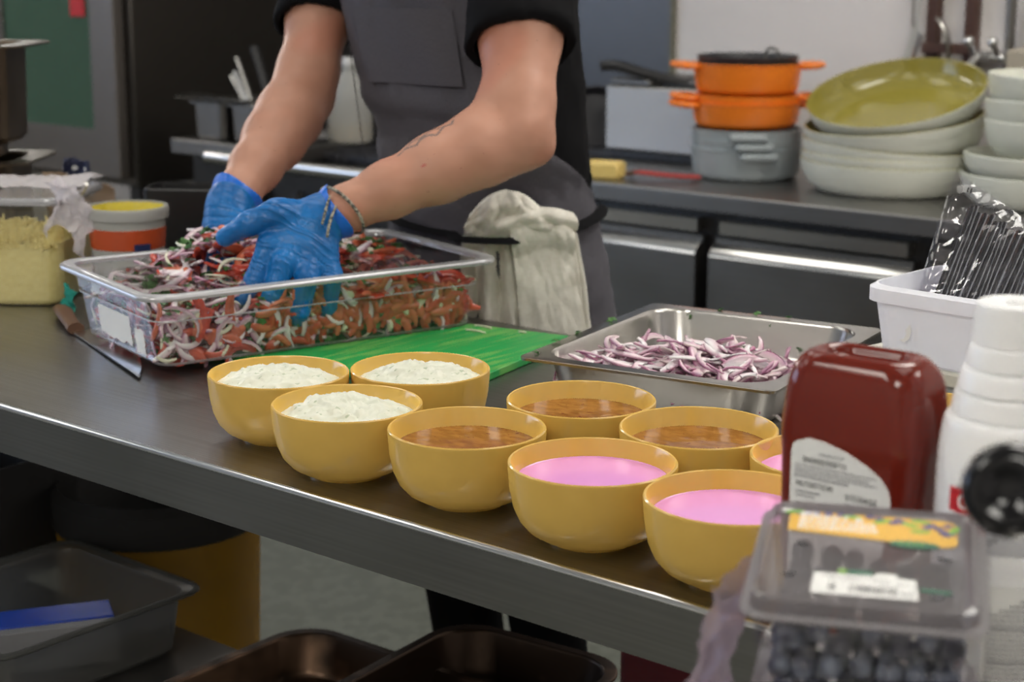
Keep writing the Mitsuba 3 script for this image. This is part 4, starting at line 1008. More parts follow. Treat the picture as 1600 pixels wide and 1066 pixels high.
# ---- ketchup bottle standing on its cap
k = thing('ketchup_bottle', 'upside down dark red ketchup bottle with a white label on its back', 'bottle')
KX, KY = -.560, -.052
KYAW = .02
secs = [(.034, .017, .016, .015), (.045, .024, .019, .016), (.060, .040, .027, .018), (.085, .0495, .0325, .017), (.110, .0515, .034, .016), (.150, .0525, .034, .016), (.178, .0535, .034, .016), (.190, .0545, .0345, .017), (.205, .0540, .0345, .018), (.225, .0525, .0335, .02), (.237, .0500, .0315, .02), (.245, .0455, .028, .02), (.2495, .040, .0235, .018), (.2505, .0355, .0195, .016), (.249, .031, .0155, .013), (.244, .027, .0125, .011), (.2425, .012, .006, .005)]
from scipy.interpolate import PchipInterpolator
sa = np.array(secs); tt = np.arange(len(sa)); fs = [PchipInterpolator(tt, sa[:, j]) for j in range(4)]
tq = np.linspace(0, len(sa) - 1, 70)
add(k + '__body', mv(loft([rrect(fs[1](t), fs[2](t), fs[3](t), float(fs[0](t)), 10) for t in tq]), (KX, KY, TZ), rz=KYAW), KETCHUP, smooth=50)
add(k + '__cap', mv(lathe([(0, 0), (.027, 0), (.028, .002), (.026, .030), (.018, .0345), (0, .0345)], 40, False, False), (KX, KY, TZ)), WHITEP)
ex = (math.cos(KYAW), math.sin(KYAW), 0); o = np.array([KX + math.sin(KYAW) * .0343, KY - math.cos(KYAW) * .0343, TZ])
pts = [(-.038, .072), (-.0385, .165)] + [(-.0385 + .004 * (1 - math.cos(t)), .165 + .009 * math.sin(t)) for t in np.linspace(.2, 1.5, 5)] + [(-.026, .1775), (-.014, .1765), (.002, .1725), (.016, .1665), (.026, .1605), (.0315, .154), (.0335, .147), (.033, .135), (.030, .115), (.026, .095), (.021, .072)]
pts = [(-.0385 + (x + .0385) * 1.09, .072 + (z - .072) * 1.13) for x, z in pts]
add(k + '__label', label_plane(trimesh.creation.extrude_polygon(Polygon(pts), .0005, engine='earcut'), o, ex, (0, 0, 1)), PAPER, smooth=False, label='white back label')
lk = k + '__label'
def put(s, x, z, h, bold=True): return label_plane(mv(text(s, h * 1.25, .0002, bold), (-.0385 + (x + .0385) * 1.09, .072 + (z - .072) * 1.13, .00055)), o, ex, (0, 0, 1))
add(lk + '__lettering', join(put('INGREDIENTS', -.030, .1615, .0029), put('NUTRITION', -.034, .1455, .0029), put('STORAGE', .0015, .1425, .0031)), INK, smooth=False)
gl = np.random.default_rng(4); ln = []
for z in (.1585, .1560, .1538): ln.append(rbox(-.0355, .012 + gl.uniform(0, .012), z, z + .0011, .00052, .00072, .0001))
for z in (.1392, .1368, .1344, .132, .1296): ln.append(rbox(.002, .024 + gl.uniform(0, .004), z, z + .0011, .00052, .00072, .0001))
ln += [rbox(-.018, .000, .1675, .1687, .00052, .00072, .0001), rbox(-.0355, .004, .1512, .1526, .00052, .00072, .0001), rbox(-.034, -.016, .1412, .1426, .00052, .00072, .0001), rbox(-.034, -.020, .1386, .1398, .00052, .00072, .0001)]
for z in (.134, .130, .126, .122, .118, .114): ln += [rbox(-.034, -.024, z, z + .0011, .00052, .00072, .0001), rbox(-.018, -.012, z, z + .0011, .00052, .00072, .0001), rbox(-.008, -.003, z, z + .0011, .00052, .00072, .0001)]
ln = [warp(m_, lambda v: np.stack([-.0385 + (v[:, 0] + .0385) * 1.09, .072 + (v[:, 1] - .072) * 1.13, v[:, 2]], 1)) for m_ in ln]
add(lk + '__fine_print', label_plane(join(*ln), o, ex, (0, 0, 1)), GREYINK, smooth=False)

# ---- white squeeze bottle with stepped shoulders
k = thing('squeeze_bottle', 'tall white plastic squeeze bottle with stepped rings and a red label', 'bottle')
WX, WY = -.4548, -.0480
z0 = 1.200 - TZ; WS = 1.13
pr = [(0, 0), (.037, 0), (.040, .003), (.0405, .02), (.0405, z0 - .105), (.0402, z0 - .092), (.0392, z0 - .080), (.0380, z0 - .0725), (.0372, z0 - .0695), (.0360, z0 - .0682), (.0322, z0 - .0674), (.0343, z0 - .0655), (.0328, z0 - .0560), (.0318, z0 - .0540), (.0286, z0 - .0532), (.0312, z0 - .0515), (.0296, z0 - .0420), (.0282, z0 - .0400), (.0246, z0 - .0392), (.0270, z0 - .0375), (.0258, z0 - .0270), (.0248, z0 - .0255), (.0236, z0 - .0245)]
pr = [(r_ * WS, z_ if z_ < .1 else z0 - (z0 - z_) * WS) for r_, z_ in pr]
add(k + '__body', mv(lathe(pr + [(0, pr[-1][1])], 72, False, False), (WX, WY, TZ)), WHITEP, smooth=35)
add(k + '__cap', mv(lathe([(r_ * WS, z0 - q_ * WS) for r_, q_ in [(0, .025), (.0243, .0243), (.0244, .0225), (.0236, .004), (.0231, .001), (.0218, 0), (.0208, .0005), (0, .0012)]], 56, False, False), (WX, WY, TZ)), WHITEP, smooth=35)
add(k + '__cap_tab', mv(rbox(-.006, .006, -.0290, -.021, z0 - .010, z0 - .0015, .002), (WX, WY, TZ), rz=1.1), WHITEP)
add(k + '__cap_spout', mv(join(lathe([(.003, 0), (.0028, .002), (0, .002)], 14, False, False), mv(lathe([(.003, 0), (.0028, .002), (0, .002)], 14, False, False), (.006, 0, 0))), (WX - .004, WY - .002, TZ + z0 - .0008)), WHITEP)
VA = math.atan2(CAM[1] - WY, CAM[0] - WX)     # the printed side is turned about this way
def wrap(m, ang, z, lift=.0004): return mv(on_cyl(m, .0406 * WS + lift, ang, z), (WX, WY, TZ))
def patch(w, h, n=14):
    gr = np.array([[(w * i / n, h * j, 0) for j in (0, 1)] for i in range(n + 1)]); return sheet(gr, .0002)
a0 = VA - .86
add(k + '__label_grey', wrap(patch(.050, .043), a0 + .13, z0 - .162, .0000), LGREY, smooth=False)
add(k + '__label_red', wrap(patch(.056, .0164), a0 + .02, z0 - .137, .0003), RED, smooth=False)
add(k + '__lettering_white', wrap(text('GL', .0092, .0002), a0 + .17, z0 - .1335, .0005), WHITEI, smooth=False)
add(k + '__fine_print', join(*[wrap(patch(.030 - .004 * (i % 3), .0012, 6), a0 + .17, z0 - .143 - .0030 * i, .0003) for i in range(6)]), INK, smooth=False)
add(k + '__label_paper', wrap(patch(.070, .105), a0 + .70, .012, .0001), PAPER, smooth=False)
rows = []
for i in range(28):
    zz = .110 - i * .0034
    inset = max(0, .024 - .006 * i) if i < 4 else 0
    rows.append(wrap(patch(.058 - inset - .010 * (i % 2), .0014 if i % 7 else .0022, 8), a0 + .75 + inset / .0406, zz, .0004))
add(k + '__ingredient_print', join(*rows), GREYINK, smooth=False)

# ---- black knob of a lever
k = thing('machine_lever', 'glossy black round lever knob close to the viewer at the right edge', 'lever')
KP = np.array([-.332, -.328, 1.1635]); vd = CAM - KP; vd /= np.linalg.norm(vd)
ax = np.array([-.25, -.55, .25]); ax = vd * .92 + np.array([.64, .77, 0]) * -.12; ax /= np.linalg.norm(ax)
kb = lathe([(0, -.019), (.010, -.0185), (.019, -.0145), (.0235, -.006), (.0240, .001), (.0225, .0085), (.018, .0125), (.0135, .0125), (.0085, .0095), (.005, .0085), (0, .0085)], 48, False, False)
u = np.cross(ax, [0, 0, 1.0]); u /= np.linalg.norm(u); w = np.cross(ax, u)
M = np.eye(4); M[:3, 0], M[:3, 1], M[:3, 2], M[:3, 3] = u, w, ax, KP
kb.apply_transform(M); kb.fix_normals()
add(k + '__ball', kb, BLACKG, smooth=50)
E1 = KP + np.array([.766, .642, 0]) * .085 - vd * .01; 
add(k + '__lever', tube([KP + np.array([.766, .642, 0]) * .012, E1, E1 + [.01, .01, -.01], E1 + [.012, .012, -.04], [E1[0] + .012, E1[1] + .012, TZ + .02]], [.006] * 5, 12), CHROME)
add(k + '__base', mv(lathe([(0, 0), (.04, 0), (.04, .015), (.02, .03), (0, .03)], 32, False, False), (E1[0] + .012, E1[1] + .012, TZ)), STEELD)

# ---- punnets of blueberries
BBX, BBY, BBYAW = -.472, -.204, .456
def frame(z, tilt_): return trimesh.transformations.translation_matrix((BBX, BBY, z)) @ trimesh.transformations.rotation_matrix(BBYAW, (0, 0, 1)) @ trimesh.transformations.rotation_matrix(tilt_, (1, 0, 0))
def at(m, M): q = as_tm(m).copy(); q.apply_transform(M); return q
LIDM = mat('misty_lid', {'type': 'principledthin', 'base_color': {'type': 'rgb', 'value': [.58, .54, .56]}, 'roughness': 0.08, 'diff_trans': 0.9, 'spec_trans': 0.70, 'eta': 1.45})
def punnet(lab, M, H):
    k = thing('blueberry_punnet', lab, 'punnet')
    hx, hy = .0665, .079
    w = [rrect(hx - i, hy - i, .014, zz, 6) for i, zz in ((.011, 0), (.009, .003), (.006, H * .5), (.002, H - .012), (.0, H - .010))]
    add(k + '__box', at(loft(w, True, False), M), CLEAR3, smooth=False)
    fl = [rrect(hx + i, hy + i, .016, zz, 6) for i, zz in ((-.0005, H - .0115), (.004, H - .0115), (.0048, H - .0100), (.004, H - .0085), (-.0005, H - .0085), (-.0005, H - .0115))]
    add(k + '__flange', at(loft(fl, False, False), M), CLEARR, smooth=50, label='shiny clear rolled flange')
    ld = [rrect(hx - i, hy - i, .014, zz, 6) for i, zz in ((.0005, H - .008), (.002, H - .001), (.005, H), (.008, H - .0025), (.012, H - .003))]
    add(k + '__lid', at(loft(ld, False, True), M), LIDM, smooth=30)
    return k
CLEARR = mat('clear_flange', {'type': 'principledthin', 'base_color': {'type': 'rgb', 'value': [.62, .60, .62]}, 'roughness': 0.08, 'diff_trans': 0.8, 'spec_trans': 0.6, 'eta': 1.6})
M1, M2 = frame(TZ, 0), frame(TZ + .0765, .075)
punnet('closed clear punnet of blueberries under the labelled one', M1, .0735)
KP1 = punnet('clear punnet of blueberries with a yellow printed lid in the foreground', M2, .090)
g = np.random.default_rng(14)
def berry(R):
    s = trimesh.creation.icosphere(subdivisions=2, radius=R); v = np.asarray(s.vertices)
    v = v * [1, 1, .90]
    top = np.clip((v[:, 2] / (R * .9) - .80) / .2, 0, 1); v[:, 2] -= top * R * .22
    s.vertices = v
    ring = []
    for q in range(5):
        a = q * 2 * PI / 5
        ring.append(tube([(R * .38 * math.cos(a - .45), R * .38 * math.sin(a - .45), R * .78), (R * .46 * math.cos(a), R * .46 * math.sin(a), R * .90), (R * .38 * math.cos(a + .45), R * .38 * math.sin(a + .45), R * .78)], [.0012, .0006, .0012], 4))
    return join(s, *ring)
BER = [berry(r) for r in (.0072, .0078, .0066)]
BER_PLY = [mikit.ply(b, BERRY, smooth=50) for b in BER]
def bpos(u, v): return loc(BBX, BBY, BBYAW, u, v)
low = []
for lay in range(3):
    for i in range(7):
        for j in range(8):
            b = BER[g.integers(3)].copy(); b.apply_transform(trimesh.transformations.euler_matrix(*g.uniform(0, 6, 3)))
            b.apply_translation((-.046 + .0155 * i, -.056 + .0158 * j, .011 + .0150 * lay)); low.append(at(b, M1))
add('blueberry_filling', join(*low), BERRY, 'blueberries in the punnet underneath', 'blueberries', kind='stuff', smooth=50)
for lay in range(4):
    for i in range(7):
        for j in range(8):
            if lay < 1 and 2 <= j: continue
            if 1 <= lay < 3 and 3 <= j and 1 <= i: continue
            off = .0075 * (lay % 2)
            lim_u = .0475 + lay * .0012
            u = max(-lim_u, min(lim_u, -.0485 + .0162 * i + off * .8 + g.normal(0, .0012))); v = max(-.060, -.0600 + .0160 * j + off * .5 + g.normal(0, .001))
            if v > .066: continue
            zz = .010 + .0150 * lay + g.normal(0, .0012) + (.006 if lay == 3 and g.uniform() < .3 else 0)
            kk = thing('blueberry', 'round dusty blue berry in the clear labelled punnet', 'blueberry', 'blueberries in the labelled punnet')
            add(kk, BER_PLY[g.integers(3)], None, to_world=T(M2.tolist()).translate([float(u), float(v), float(zz)]).rotate([0, 0, 1], float(g.uniform(0, 360))).rotate([1, 0, 0], float(g.uniform(20, 150))))
# the lid's print: all flat on the lid
def on_lid(m, dz=0.0): return at(mv(m, (0, 0, .0875 + dz)), M2)
def flat(pts, t=.0003): return trimesh.creation.extrude_polygon(Polygon(pts), t, engine='earcut')
def oval(cx, cy, rx, ry, rot=0, n=20, t=.0002):
    cy += .006 if cy > .012 else 0
    a = np.arange(n) * 2 * PI / n; c, s_ = math.cos(rot), math.sin(rot)
    return flat([(cx + rx * math.cos(q) * c - ry * math.sin(q) * s_, cy + rx * math.cos(q) * s_ + ry * math.sin(q) * c) for q in a], t)
st = [(x, y + .006) for x, y in [(-.052, .026), (-.0525, .050), (-.050, .056), (-.044, .0585), (.044, .0585), (.050, .056), (.0525, .050), (.053, .022), (.050, .0185), (.045, .0165)]]
yk = add(KP1 + '__sticker', on_lid(flat(st)), YELLOWP, smooth=False, label='yellow sticker with white lettering, berries and leaves')
add(yk + '__lettering', on_lid(join(mv(text('SWEET &', .0068, .0002), (-.0465, .0515, 0)), mv(text('BURSTING', .0068, .0002), (-.0465, .0430, 0)), mv(text('BLUEBERRIES', .0055, .0002), (-.0465, .0355, 0)), rbox(-.046, -.034, .0598, .0624, 0, .0002, .00005)), .00035), WHITEI, smooth=False)
gl = np.random.default_rng(8)
ber = [(-.046 + .0062 * i + gl.normal(0, .001), .0555 + gl.normal(0, .0006)) for i in range(6)] + [(-.002, .056), (.004, .0545), (.016, .0535), (.019, .0505), (.013, .0495), (.037, .0495), (.034, .0460), (.041, .0455), (.044, .0405), (.047, .0500), (.049, .0380), (.046, .0360)]
for x, y in ber: add(yk + '__berry_print', on_lid(oval(x, y, .0032, .0030), .00032), BERRYP, smooth=False)
for x, y, r in ((-.013, .0535, -.1), (.006, .050, .5), (.024, .0475, -.5), (.030, .0385, .1), (.030, .0545, -.2), (-.050, .0555, .3), (.051, .044, 1.2)): add(yk + '__leaf_print', on_lid(oval(x, y, .0065, .0024, r), .00034), LEAFP, smooth=False)
add(KP1 + '__badge', on_lid(oval(.0265, .0165, .0155, .0055), .0004), DGREEN, smooth=False, label='dark green oval badge')
add(KP1 + '__badge_mark', on_lid(join(*[rbox(.017 + .0042 * i, .0202 + .0042 * i, .0217, .0232, 0, .0002, .00005) for i in range(4)]), .00062), LEAFP, smooth=False)
bl = [(-.031, -.0585), (-.031, -.029), (-.006, -.0295), (.005, -.028), (.006, -.024), (.018, -.024), (.018, -.029), (.029, -.030), (.031, -.0575)]
bk = add(KP1 + '__barcode_label', on_lid(flat(bl), .0001), PAPER, smooth=False, label='white barcode label')
bars = []; x = -.0215
while x < .0165:
    w_ = gl.choice([.0006, .0009, .0014]); bars.append(rbox(x, x + w_, -.0535, -.0440, 0, .0002, .00005)) if not (-.0175 < x < -.0105) else None; x += w_ + gl.choice([.0006, .0009, .0013])
add(bk + '__bars', on_lid(join(*bars), .00042), INK, smooth=False)
add(bk + '__fine_print', on_lid(join(*[rbox(a, b, y, y + .0008, 0, .0002, .00005) for a, b, y in ((-.022, -.014, -.036), (-.012, -.002, -.0345), (.0, .014, -.0345), (-.014, -.004, -.0375), (.008, .014, -.0395), (.018, .024, -.0395), (.0195, .028, -.0500), (.0195, .028, -.0525), (-.026, -.018, -.033))]), .00042), GREYINK, smooth=False)
for q_ in ([(-.012, -.0285), (.004, -.0275), (.003, -.0225), (-.010, -.0225)], [(.031, -.044), (.049, -.046), (.050, -.042), (.032, -.0405)]): add(KP1 + '__green_flash', on_lid(flat(q_), .0002), DGREEN, smooth=False)
add(KP1 + '__lime_flash', on_lid(flat([(-.0175, -.0275), (-.0125, -.0275), (-.0115, -.0225), (-.0160, -.0225)]), .0003), LEAFP, smooth=False)
for x, y, r in ((-.041, .0115, .0), (.045, .004, -.3), (-.0455, -.035, .3), (.041, -.052, .2)): add(KP1 + '__vent', on_lid(oval(x, y, .0042, .0016, r), .0002), INK, smooth=False, label='dark vent slot')

# ---- bag film around the lower punnet
bf = crumple(lambda u, v: (*loc(BBX, BBY, BBYAW, -.0765 - .040 * v ** 1.2 - .01 * math.sin(5 * u + 4 * v), -.125 + .17 * u), TZ + .158 - .156 * v), 30, 34, .010, 12, 45)
add('plastic_bag', grid_mesh(bf), mat('lilac_film', {'type': 'principledthin', 'base_color': {'type': 'rgb', 'value': [.66, .55, .62]}, 'roughness': 0.12, 'diff_trans': 0.9, 'spec_trans': 0.72, 'eta': 1.4}), 'translucent lilac plastic film hanging beside the blueberry punnet', 'plastic film', smooth=50)
yf = crumple(lambda u, v: (*loc(BBX, BBY, BBYAW, .080 + .022 * u, -.088 + .01 * u), TZ + .125 * v * (.45 + .55 * u)), 18, 22, .005, 15, 60)
add('yellow_film', grid_mesh(yf), mat('yellow_film', {'type': 'principledthin', 'base_color': {'type': 'rgb', 'value': [.62, .58, .22]}, 'roughness': 0.25, 'diff_trans': 0.7, 'spec_trans': 0.55, 'eta': 1.4}), 'small translucent yellow film in front of the white bottle', 'plastic film', smooth=50)

# ================================================================== under the table
k = thing('waste_bin', 'round yellow bin with a black liner behind the table shelf', 'bin')
BX, BY = -2.235, .625
add(k + '__body', mv(lathe([(0, 0), (.150, 0), (.155, .004), (.172, .53), (.168, .53), (.15, .01), (0, .01)], 56, False, False), (BX, BY, .0)), BINY, smooth=35)
add(k + '__liner', mv(lathe([(.1735, .485), (.176, .49), (.176, .54), (.165, .555), (.160, .50), (.150, .35), (0, .34)], 56, False, False), (BX, BY, 0)), DARKP, smooth=35, label='black bin liner folded over the rim')
k = thing('shelf_container', 'translucent plastic container on the shelf under the table at the left', 'container')
SZ = .401
ux, uy, uhx, uhy = -2.055, .255, .165, .178
w = [rrect(uhx - i, uhy - i, .03, z, 7) for i, z in ((.0, .100), (.014, .097), (.017, .090), (.026, .008), (.034, 0))]
SHC = mat('shaded_tub', {'type': 'principledthin', 'base_color': {'type': 'rgb', 'value': [0.30, 0.30, 0.285]}, 'roughness': 0.22, 'diff_trans': 0.8, 'spec_trans': 0.62, 'eta': 1.4})  # milky plastic darkened to carry the shade under the table
add(k + '__wall', mv(loft(w, False, True), (ux, uy, SZ)), SHC, smooth=35)
r2 = [rrect(uhx + i, uhy + i, .034, z, 7) for i, z in ((-.001, .096), (.004, .096), (.006, .099), (.004, .102), (-.001, .102), (-.001, .096))]
add(k + '__rim', mv(loft(r2, False, False), (ux, uy, SZ)), SHC, smooth=50)
add('blue_card_box', mv(rbox(-.17, .115, -.038, .030, 0, .055, .002), (-2.055, .245, SZ + .016), rz=1.03), BLUE, 'flat blue box lying in the translucent shelf container', 'box')
add('white_card_sheet', mv(rbox(-.16, .115, -.022, -.002, 0, .062, .001), (-2.015, .225, SZ + .010), rz=1.03), GREYINK, 'grey box edge beside the blue box in the shelf container', 'box')
k = thing('shelf_crate', 'dark grey crate standing on the shelf at the far left', 'crate')
add(k, mv(as_tm(mani(loft([rrect(.20 - i, .14 - i, .02, z, 5) for i, z in ((.01, 0), (.0, .01), (0, .20))])) - mani(loft([rrect(.195 - i, .135 - i, .018, z, 5) for i, z in ((.01, .006), (.0, .21))]))), (-2.55, .42, SZ)), DARKP)
for i, (cx, cy, zz, L, W, H_, yaw, lab) in enumerate([(-1.462, .300, SZ, .56, .43, .062, .03, 'dark baked roasting tin on the shelf with one corner showing'), (-1.352, .395, SZ + .030, .290, .41, .075, .10, 'bronze dark roasting tin with rounded corners lying in the larger tin')]):
    k = thing('roasting_tin', lab, 'roasting tin')
    add(k, mv(pan_mesh(L, W, H_, .0015, .014, .014, .06, 9), (cx, cy, zz), rz=yaw), BAKED, smooth=30)
add('red_crate', mv(as_tm(mani(loft([rrect(.15 - i, .10 - i, .02, z, 5) for i, z in ((.01, 0), (.0, .01), (0, .46))])) - mani(loft([rrect(.145 - i, .095 - i, .018, z, 5) for i, z in ((.01, .006), (.0, .47))]))), (-1.22, .86, 0)), mat('dark_red_crate', prin((.16, .012, .02), .5)), 'dark red crate standing on the floor behind the table, mostly hidden', 'crate')

# ================================================================== the person
PT = { 'SL': [-1.611, 0.835, 1.438], 'SR': [-2.027, 0.861, 1.439], 'EL': [-1.504, 0.695, 1.183], 'WL': [-1.645, 0.465, 1.078], 'ER': [-1.947, 0.712, 1.208], 'WR': [-1.852, 0.478, 1.076], 'c0': [-1.761, 0.871, 1.354], 'c1': [-1.746, 0.869, 1.258], 'c15': [-1.739, 0.873, 1.21], 'c2': [-1.723, 0.873, 1.162], 'c3': [-1.706, 0.872, 1.065], 'c4': [-1.695, 0.866, 0.967], 'h_w': [-1.647, 0.448, 1.071], 'h_i': [-1.672, 0.386, 1.047], 'h_m': [-1.647, 0.388, 1.026], 'h_r': [-1.623, 0.408, 1.01], 'h_p': [-1.611, 0.441, 1.005], 'i1': [-1.676, 0.364, 1.005], 'i2': [-1.685, 0.35, 0.982], 'i3': [-1.695, 0.343, 0.962], 'm1': [-1.652, 0.37, 0.98], 'm2': [-1.673, 0.374, 0.954], 'm3': [-1.69, 0.378, 0.933], 'r1': [-1.629, 0.398, 0.963], 'r2': [-1.653, 0.409, 0.936], 'r3': [-1.674, 0.42, 0.915], 'p1': [-1.626, 0.446, 0.961], 'p2': [-1.642, 0.454, 0.938], 'p3': [-1.654, 0.458, 0.922], 't0': [-1.659, 0.441, 1.081], 't1': [-1.671, 0.4, 1.089], 't2': [-1.697, 0.374, 1.075], 't3': [-1.733, 0.364, 1.054], 'g_w': [-1.847, 0.465, 1.061], 'g_i': [-1.815, 0.441, 1.026], 'g_m': [-1.833, 0.438, 1.02], 'g_r': [-1.857, 0.445, 1.021], 'g_p': [-1.877, 0.455, 1.024], 'gi1': [-1.799, 0.426, 0.999], 'gi3': [-1.793, 0.424, 0.973], 'gm1': [-1.819, 0.421, 0.992], 'gm3': [-1.808, 0.415, 0.963], 'gr1': [-1.844, 0.428, 0.993], 'gr3': [-1.83, 0.418, 0.967], 'gp1': [-1.87, 0.441, 0.999], 'gp3': [-1.852, 0.428, 0.976], 'gt0': [-1.834, 0.468, 1.057], 'gt1': [-1.811, 0.457, 1.048], 'gt2': [-1.807, 0.444, 1.035], 'gt3': [-1.81, 0.431, 1.022], 'br0': [-1.641, 0.461, 1.122], 'br1': [-1.626, 0.458, 1.104], 'br2': [-1.615, 0.461, 1.083], 'br3': [-1.609, 0.471, 1.064], 'br4': [-1.613, 0.489, 1.045], 'd0': [-1.624, 0.453, 1.111], 'd1': [-1.617, 0.437, 1.092], 'd2': [-1.612, 0.426, 1.077], 'd3': [-1.612, 0.452, 1.098], 'd4': [-1.608, 0.436, 1.078], 'd5': [-1.602, 0.425, 1.061], 's0': [-1.574, 0.925, 1.095], 's1': [-1.562, 0.936, 1.1], 's2': [-1.559, 0.934, 1.086], 's3': [-1.561, 0.913, 1.064], 's4': [-1.552, 0.91, 1.031], 's5': [-1.544, 0.908, 0.998], 's6': [-1.563, 0.909, 1.057], 'a0': [-1.566, 0.58, 1.175], 'a1': [-1.535, 0.615, 1.205], 'cut': [-1.55, 0.546, 1.148], 'tub': [-0.885, -0.522, 1.396]}
PT = {k: np.array(v) for k, v in PT.items()}
FACE = np.array([.108, -.994, 0.]); SIDE = np.array([.994, .108, 0.])
# torso: centre, half width, half depth by height
TH = np.array([[.45, -1.700, .905, .165, .115], [.80, -1.697, .90, .178, .125], [.95, -1.699, .885, .170, .122], [1.065, -1.706, .874, .158, .116], [1.162, -1.723, .872, .166, .118], [1.258, -1.744, .868, .180, .120], [1.354, -1.761, .862, .186, .120], [1.44, -1.775, .830, .160, .100], [1.50, -1.778, .812, .08, .07]])
def torso(th, z, off=0.0):
    cx, cy, a, b = [np.interp(z, TH[:, 0], TH[:, i]) for i in (1, 2, 3, 4)]
    c, s = np.cos(th), np.sin(th)
    c = np.sign(c) * np.abs(c) ** .9; s = np.sign(s) * np.abs(s) ** .9
    return np.stack([cx + FACE[0] * (b + off) * c + SIDE[0] * (a + off) * s, cy + FACE[1] * (b + off) * c + SIDE[1] * (a + off) * s, z + 0 * th], -1)
def torso_solid(z0, z1, off, n=64, nz=26):
    th = np.linspace(0, 2 * PI, n, endpoint=False)
    return loft([torso(th, np.full(n, z), off) for z in np.linspace(z0, z1, nz)])
def mid(a, b, t): return PT[a] * (1 - t) + PT[b] * t

# arm skeletons: lists of (point, radius) -> bones
def bones(js, k=None): return [(*p, *q) + ((k,) if k else ()) for p, q in zip(js[:-1], js[1:])]
def between(a, b, t): return PT[a] * (1 - t) + PT[b] * t
def arm(S, E, W, up, el, fo, wr, inner, tip):
    B = bones([(PT[S], .062), (between(S, E, .5), up), (between(S, E, .86), el), (PT[E], el * .93)], .02)
    B += bones([(PT[E], el * .93), (between(E, W, .22), fo), (between(E, W, .42), fo * .95), (between(E, W, .68), fo * .76), (between(E, W, .90), wr), (PT[W], wr * .98)], .02)
    B += bones([(PT[E] + tip, .024), (between(E, W, .18) + np.array(tip) * .55, .030)], .022)              # the point of the elbow
    B += bones([(between(S, E, .80) + np.array(inner), .026), (between(E, W, .15) + np.array(inner) * .8, .034), (between(E, W, .45) + np.array(inner) * .5, .026)], .02)
    return B
armL = arm('SL', 'EL', 'WL', .0565, .048, .0475, .0290, (-.012, -.012, .010), (.014, .022, -.020))
armR = arm('SR', 'ER', 'WR', .0490, .0445, .0470, .0285, (-.004, -.014, .006), (.002, .018, -.010))
def hand(p, s, fingers, thumb, swell=0.0):
    w, i, m, r, q = [PT[p + n] for n in ('_w', '_i', '_m', '_r', '_p')]
    B = []
    for kn, rr in ((i, .0150), (m, .0152), (r, .0145), (q, .0132)):
        B.append((w * .92 + kn * .08, .0195 * s + swell, kn * .45 + w * .55, .0165 * s + swell, .012)); B.append((kn * .45 + w * .55, .0165 * s + swell, kn, rr * .95 * s + swell, .010))
    for f in fingers:
        js = [((PT[n] if isinstance(n, str) else n), rr * s + swell) for n, rr in f]; B += bones(js, .0045)
    th = [PT[n] for n in thumb]
    B += bones([(w * .75 + th[0] * .25, .019 * s + swell), (th[0], .0185 * s + swell), (th[1], .0160 * s + swell), (th[2], .0132 * s + swell), (th[3], .0112 * s + swell)], .009)
    B.append((th[1] * .6 + th[0] * .4, .012 * s + swell, i * .7 + w * .3, .012 * s + swell, .014))
    return B
FL = [[('h_i', .0135), ('i1', .0118), ('i2', .0108), ('i3', .0098)], [('h_m', .0138), ('m1', .0120), ('m2', .011), ('m3', .010)], [('h_r', .0132), ('r1', .0116), ('r2', .0106), ('r3', .0096)], [('h_p', .012), ('p1', .0102), ('p2', .0094), ('p3', .0086)]]
def midp(a, b, off=(0, 0, 0)): return (PT[a] + PT[b]) / 2 + np.array(off)
FR = [[('g_i', .0135), ('gi1', .0118), (midp('gi1', 'gi3', (.004, 0, 0)), .0108), ('gi3', .0098)], [('g_m', .0138), ('gm1', .0120), (midp('gm1', 'gm3', (.004, 0, 0)), .011), ('gm3', .010)], [('g_r', .0132), ('gr1', .0116), (midp('gr1', 'gr3'), .0106), ('gr3', .0096)], [('g_p', .012), ('gp1', .0102), (midp('gp1', 'gp3'), .0094), ('gp3', .0086)]]
NECK = np.array([-1.778, .80, 1.50]); HEAD = np.array([-1.772, .735, 1.625])
hf = np.array([.05, -.93, -.36]); hf /= np.linalg.norm(hf); hl = np.array([.994, .05, 0]); hl -= hf * (hl @ hf); hl /= np.linalg.norm(hl); hu = np.cross(hl, hf) * -1; hu = hu if hu[2] > 0 else -hu
def hp(f, l, u): return HEAD + hf * f + hl * l + hu * u
head = [(hp(-.025, 0, .03), .078, hp(.022, 0, .035), .070, .02), (hp(.030, 0, -.005), .060, hp(.056, 0, -.078), .026, .02), (hp(.005, .038, -.05), .024, hp(.05, .008, -.08), .020, .015), (hp(.005, -.038, -.05), .024, hp(.05, -.008, -.08), .020, .015),
        (hp(.090, 0, .010), .008, hp(.109, 0, -.026), .011, .008), (hp(.098, .010, -.030), .007, hp(.098, -.010, -.030), .007, .006), (hp(.083, .018, -.056), .006, hp(.083, -.018, -.056), .006, .006), (hp(.088, .034, .024), .006, hp(.088, .012, .022), .006, .006), (hp(.088, -.034, .024), .006, hp(.088, -.012, .022), .006, .006)]
for sgn in (1, -1): head += [(hp(-.005, sgn * .080, .016), .009, hp(-.004, sgn * .078, -.02), .007, .006), (hp(-.005, sgn * .080, .016), .008, hp(-.018, sgn * .086, .010), .007, .006)]
neck = bones([(NECK + [0, .01, -.06], .062), (NECK, .055), (hp(-.02, 0, -.04), .052)], .03)
neck += [(PT['SL'] + [-.02, 0, .0], .055, NECK + [0, .0, -.06], .062, .04), (PT['SR'] + [.02, 0, 0], .055, NECK + [0, .0, -.06], .062, .04)]
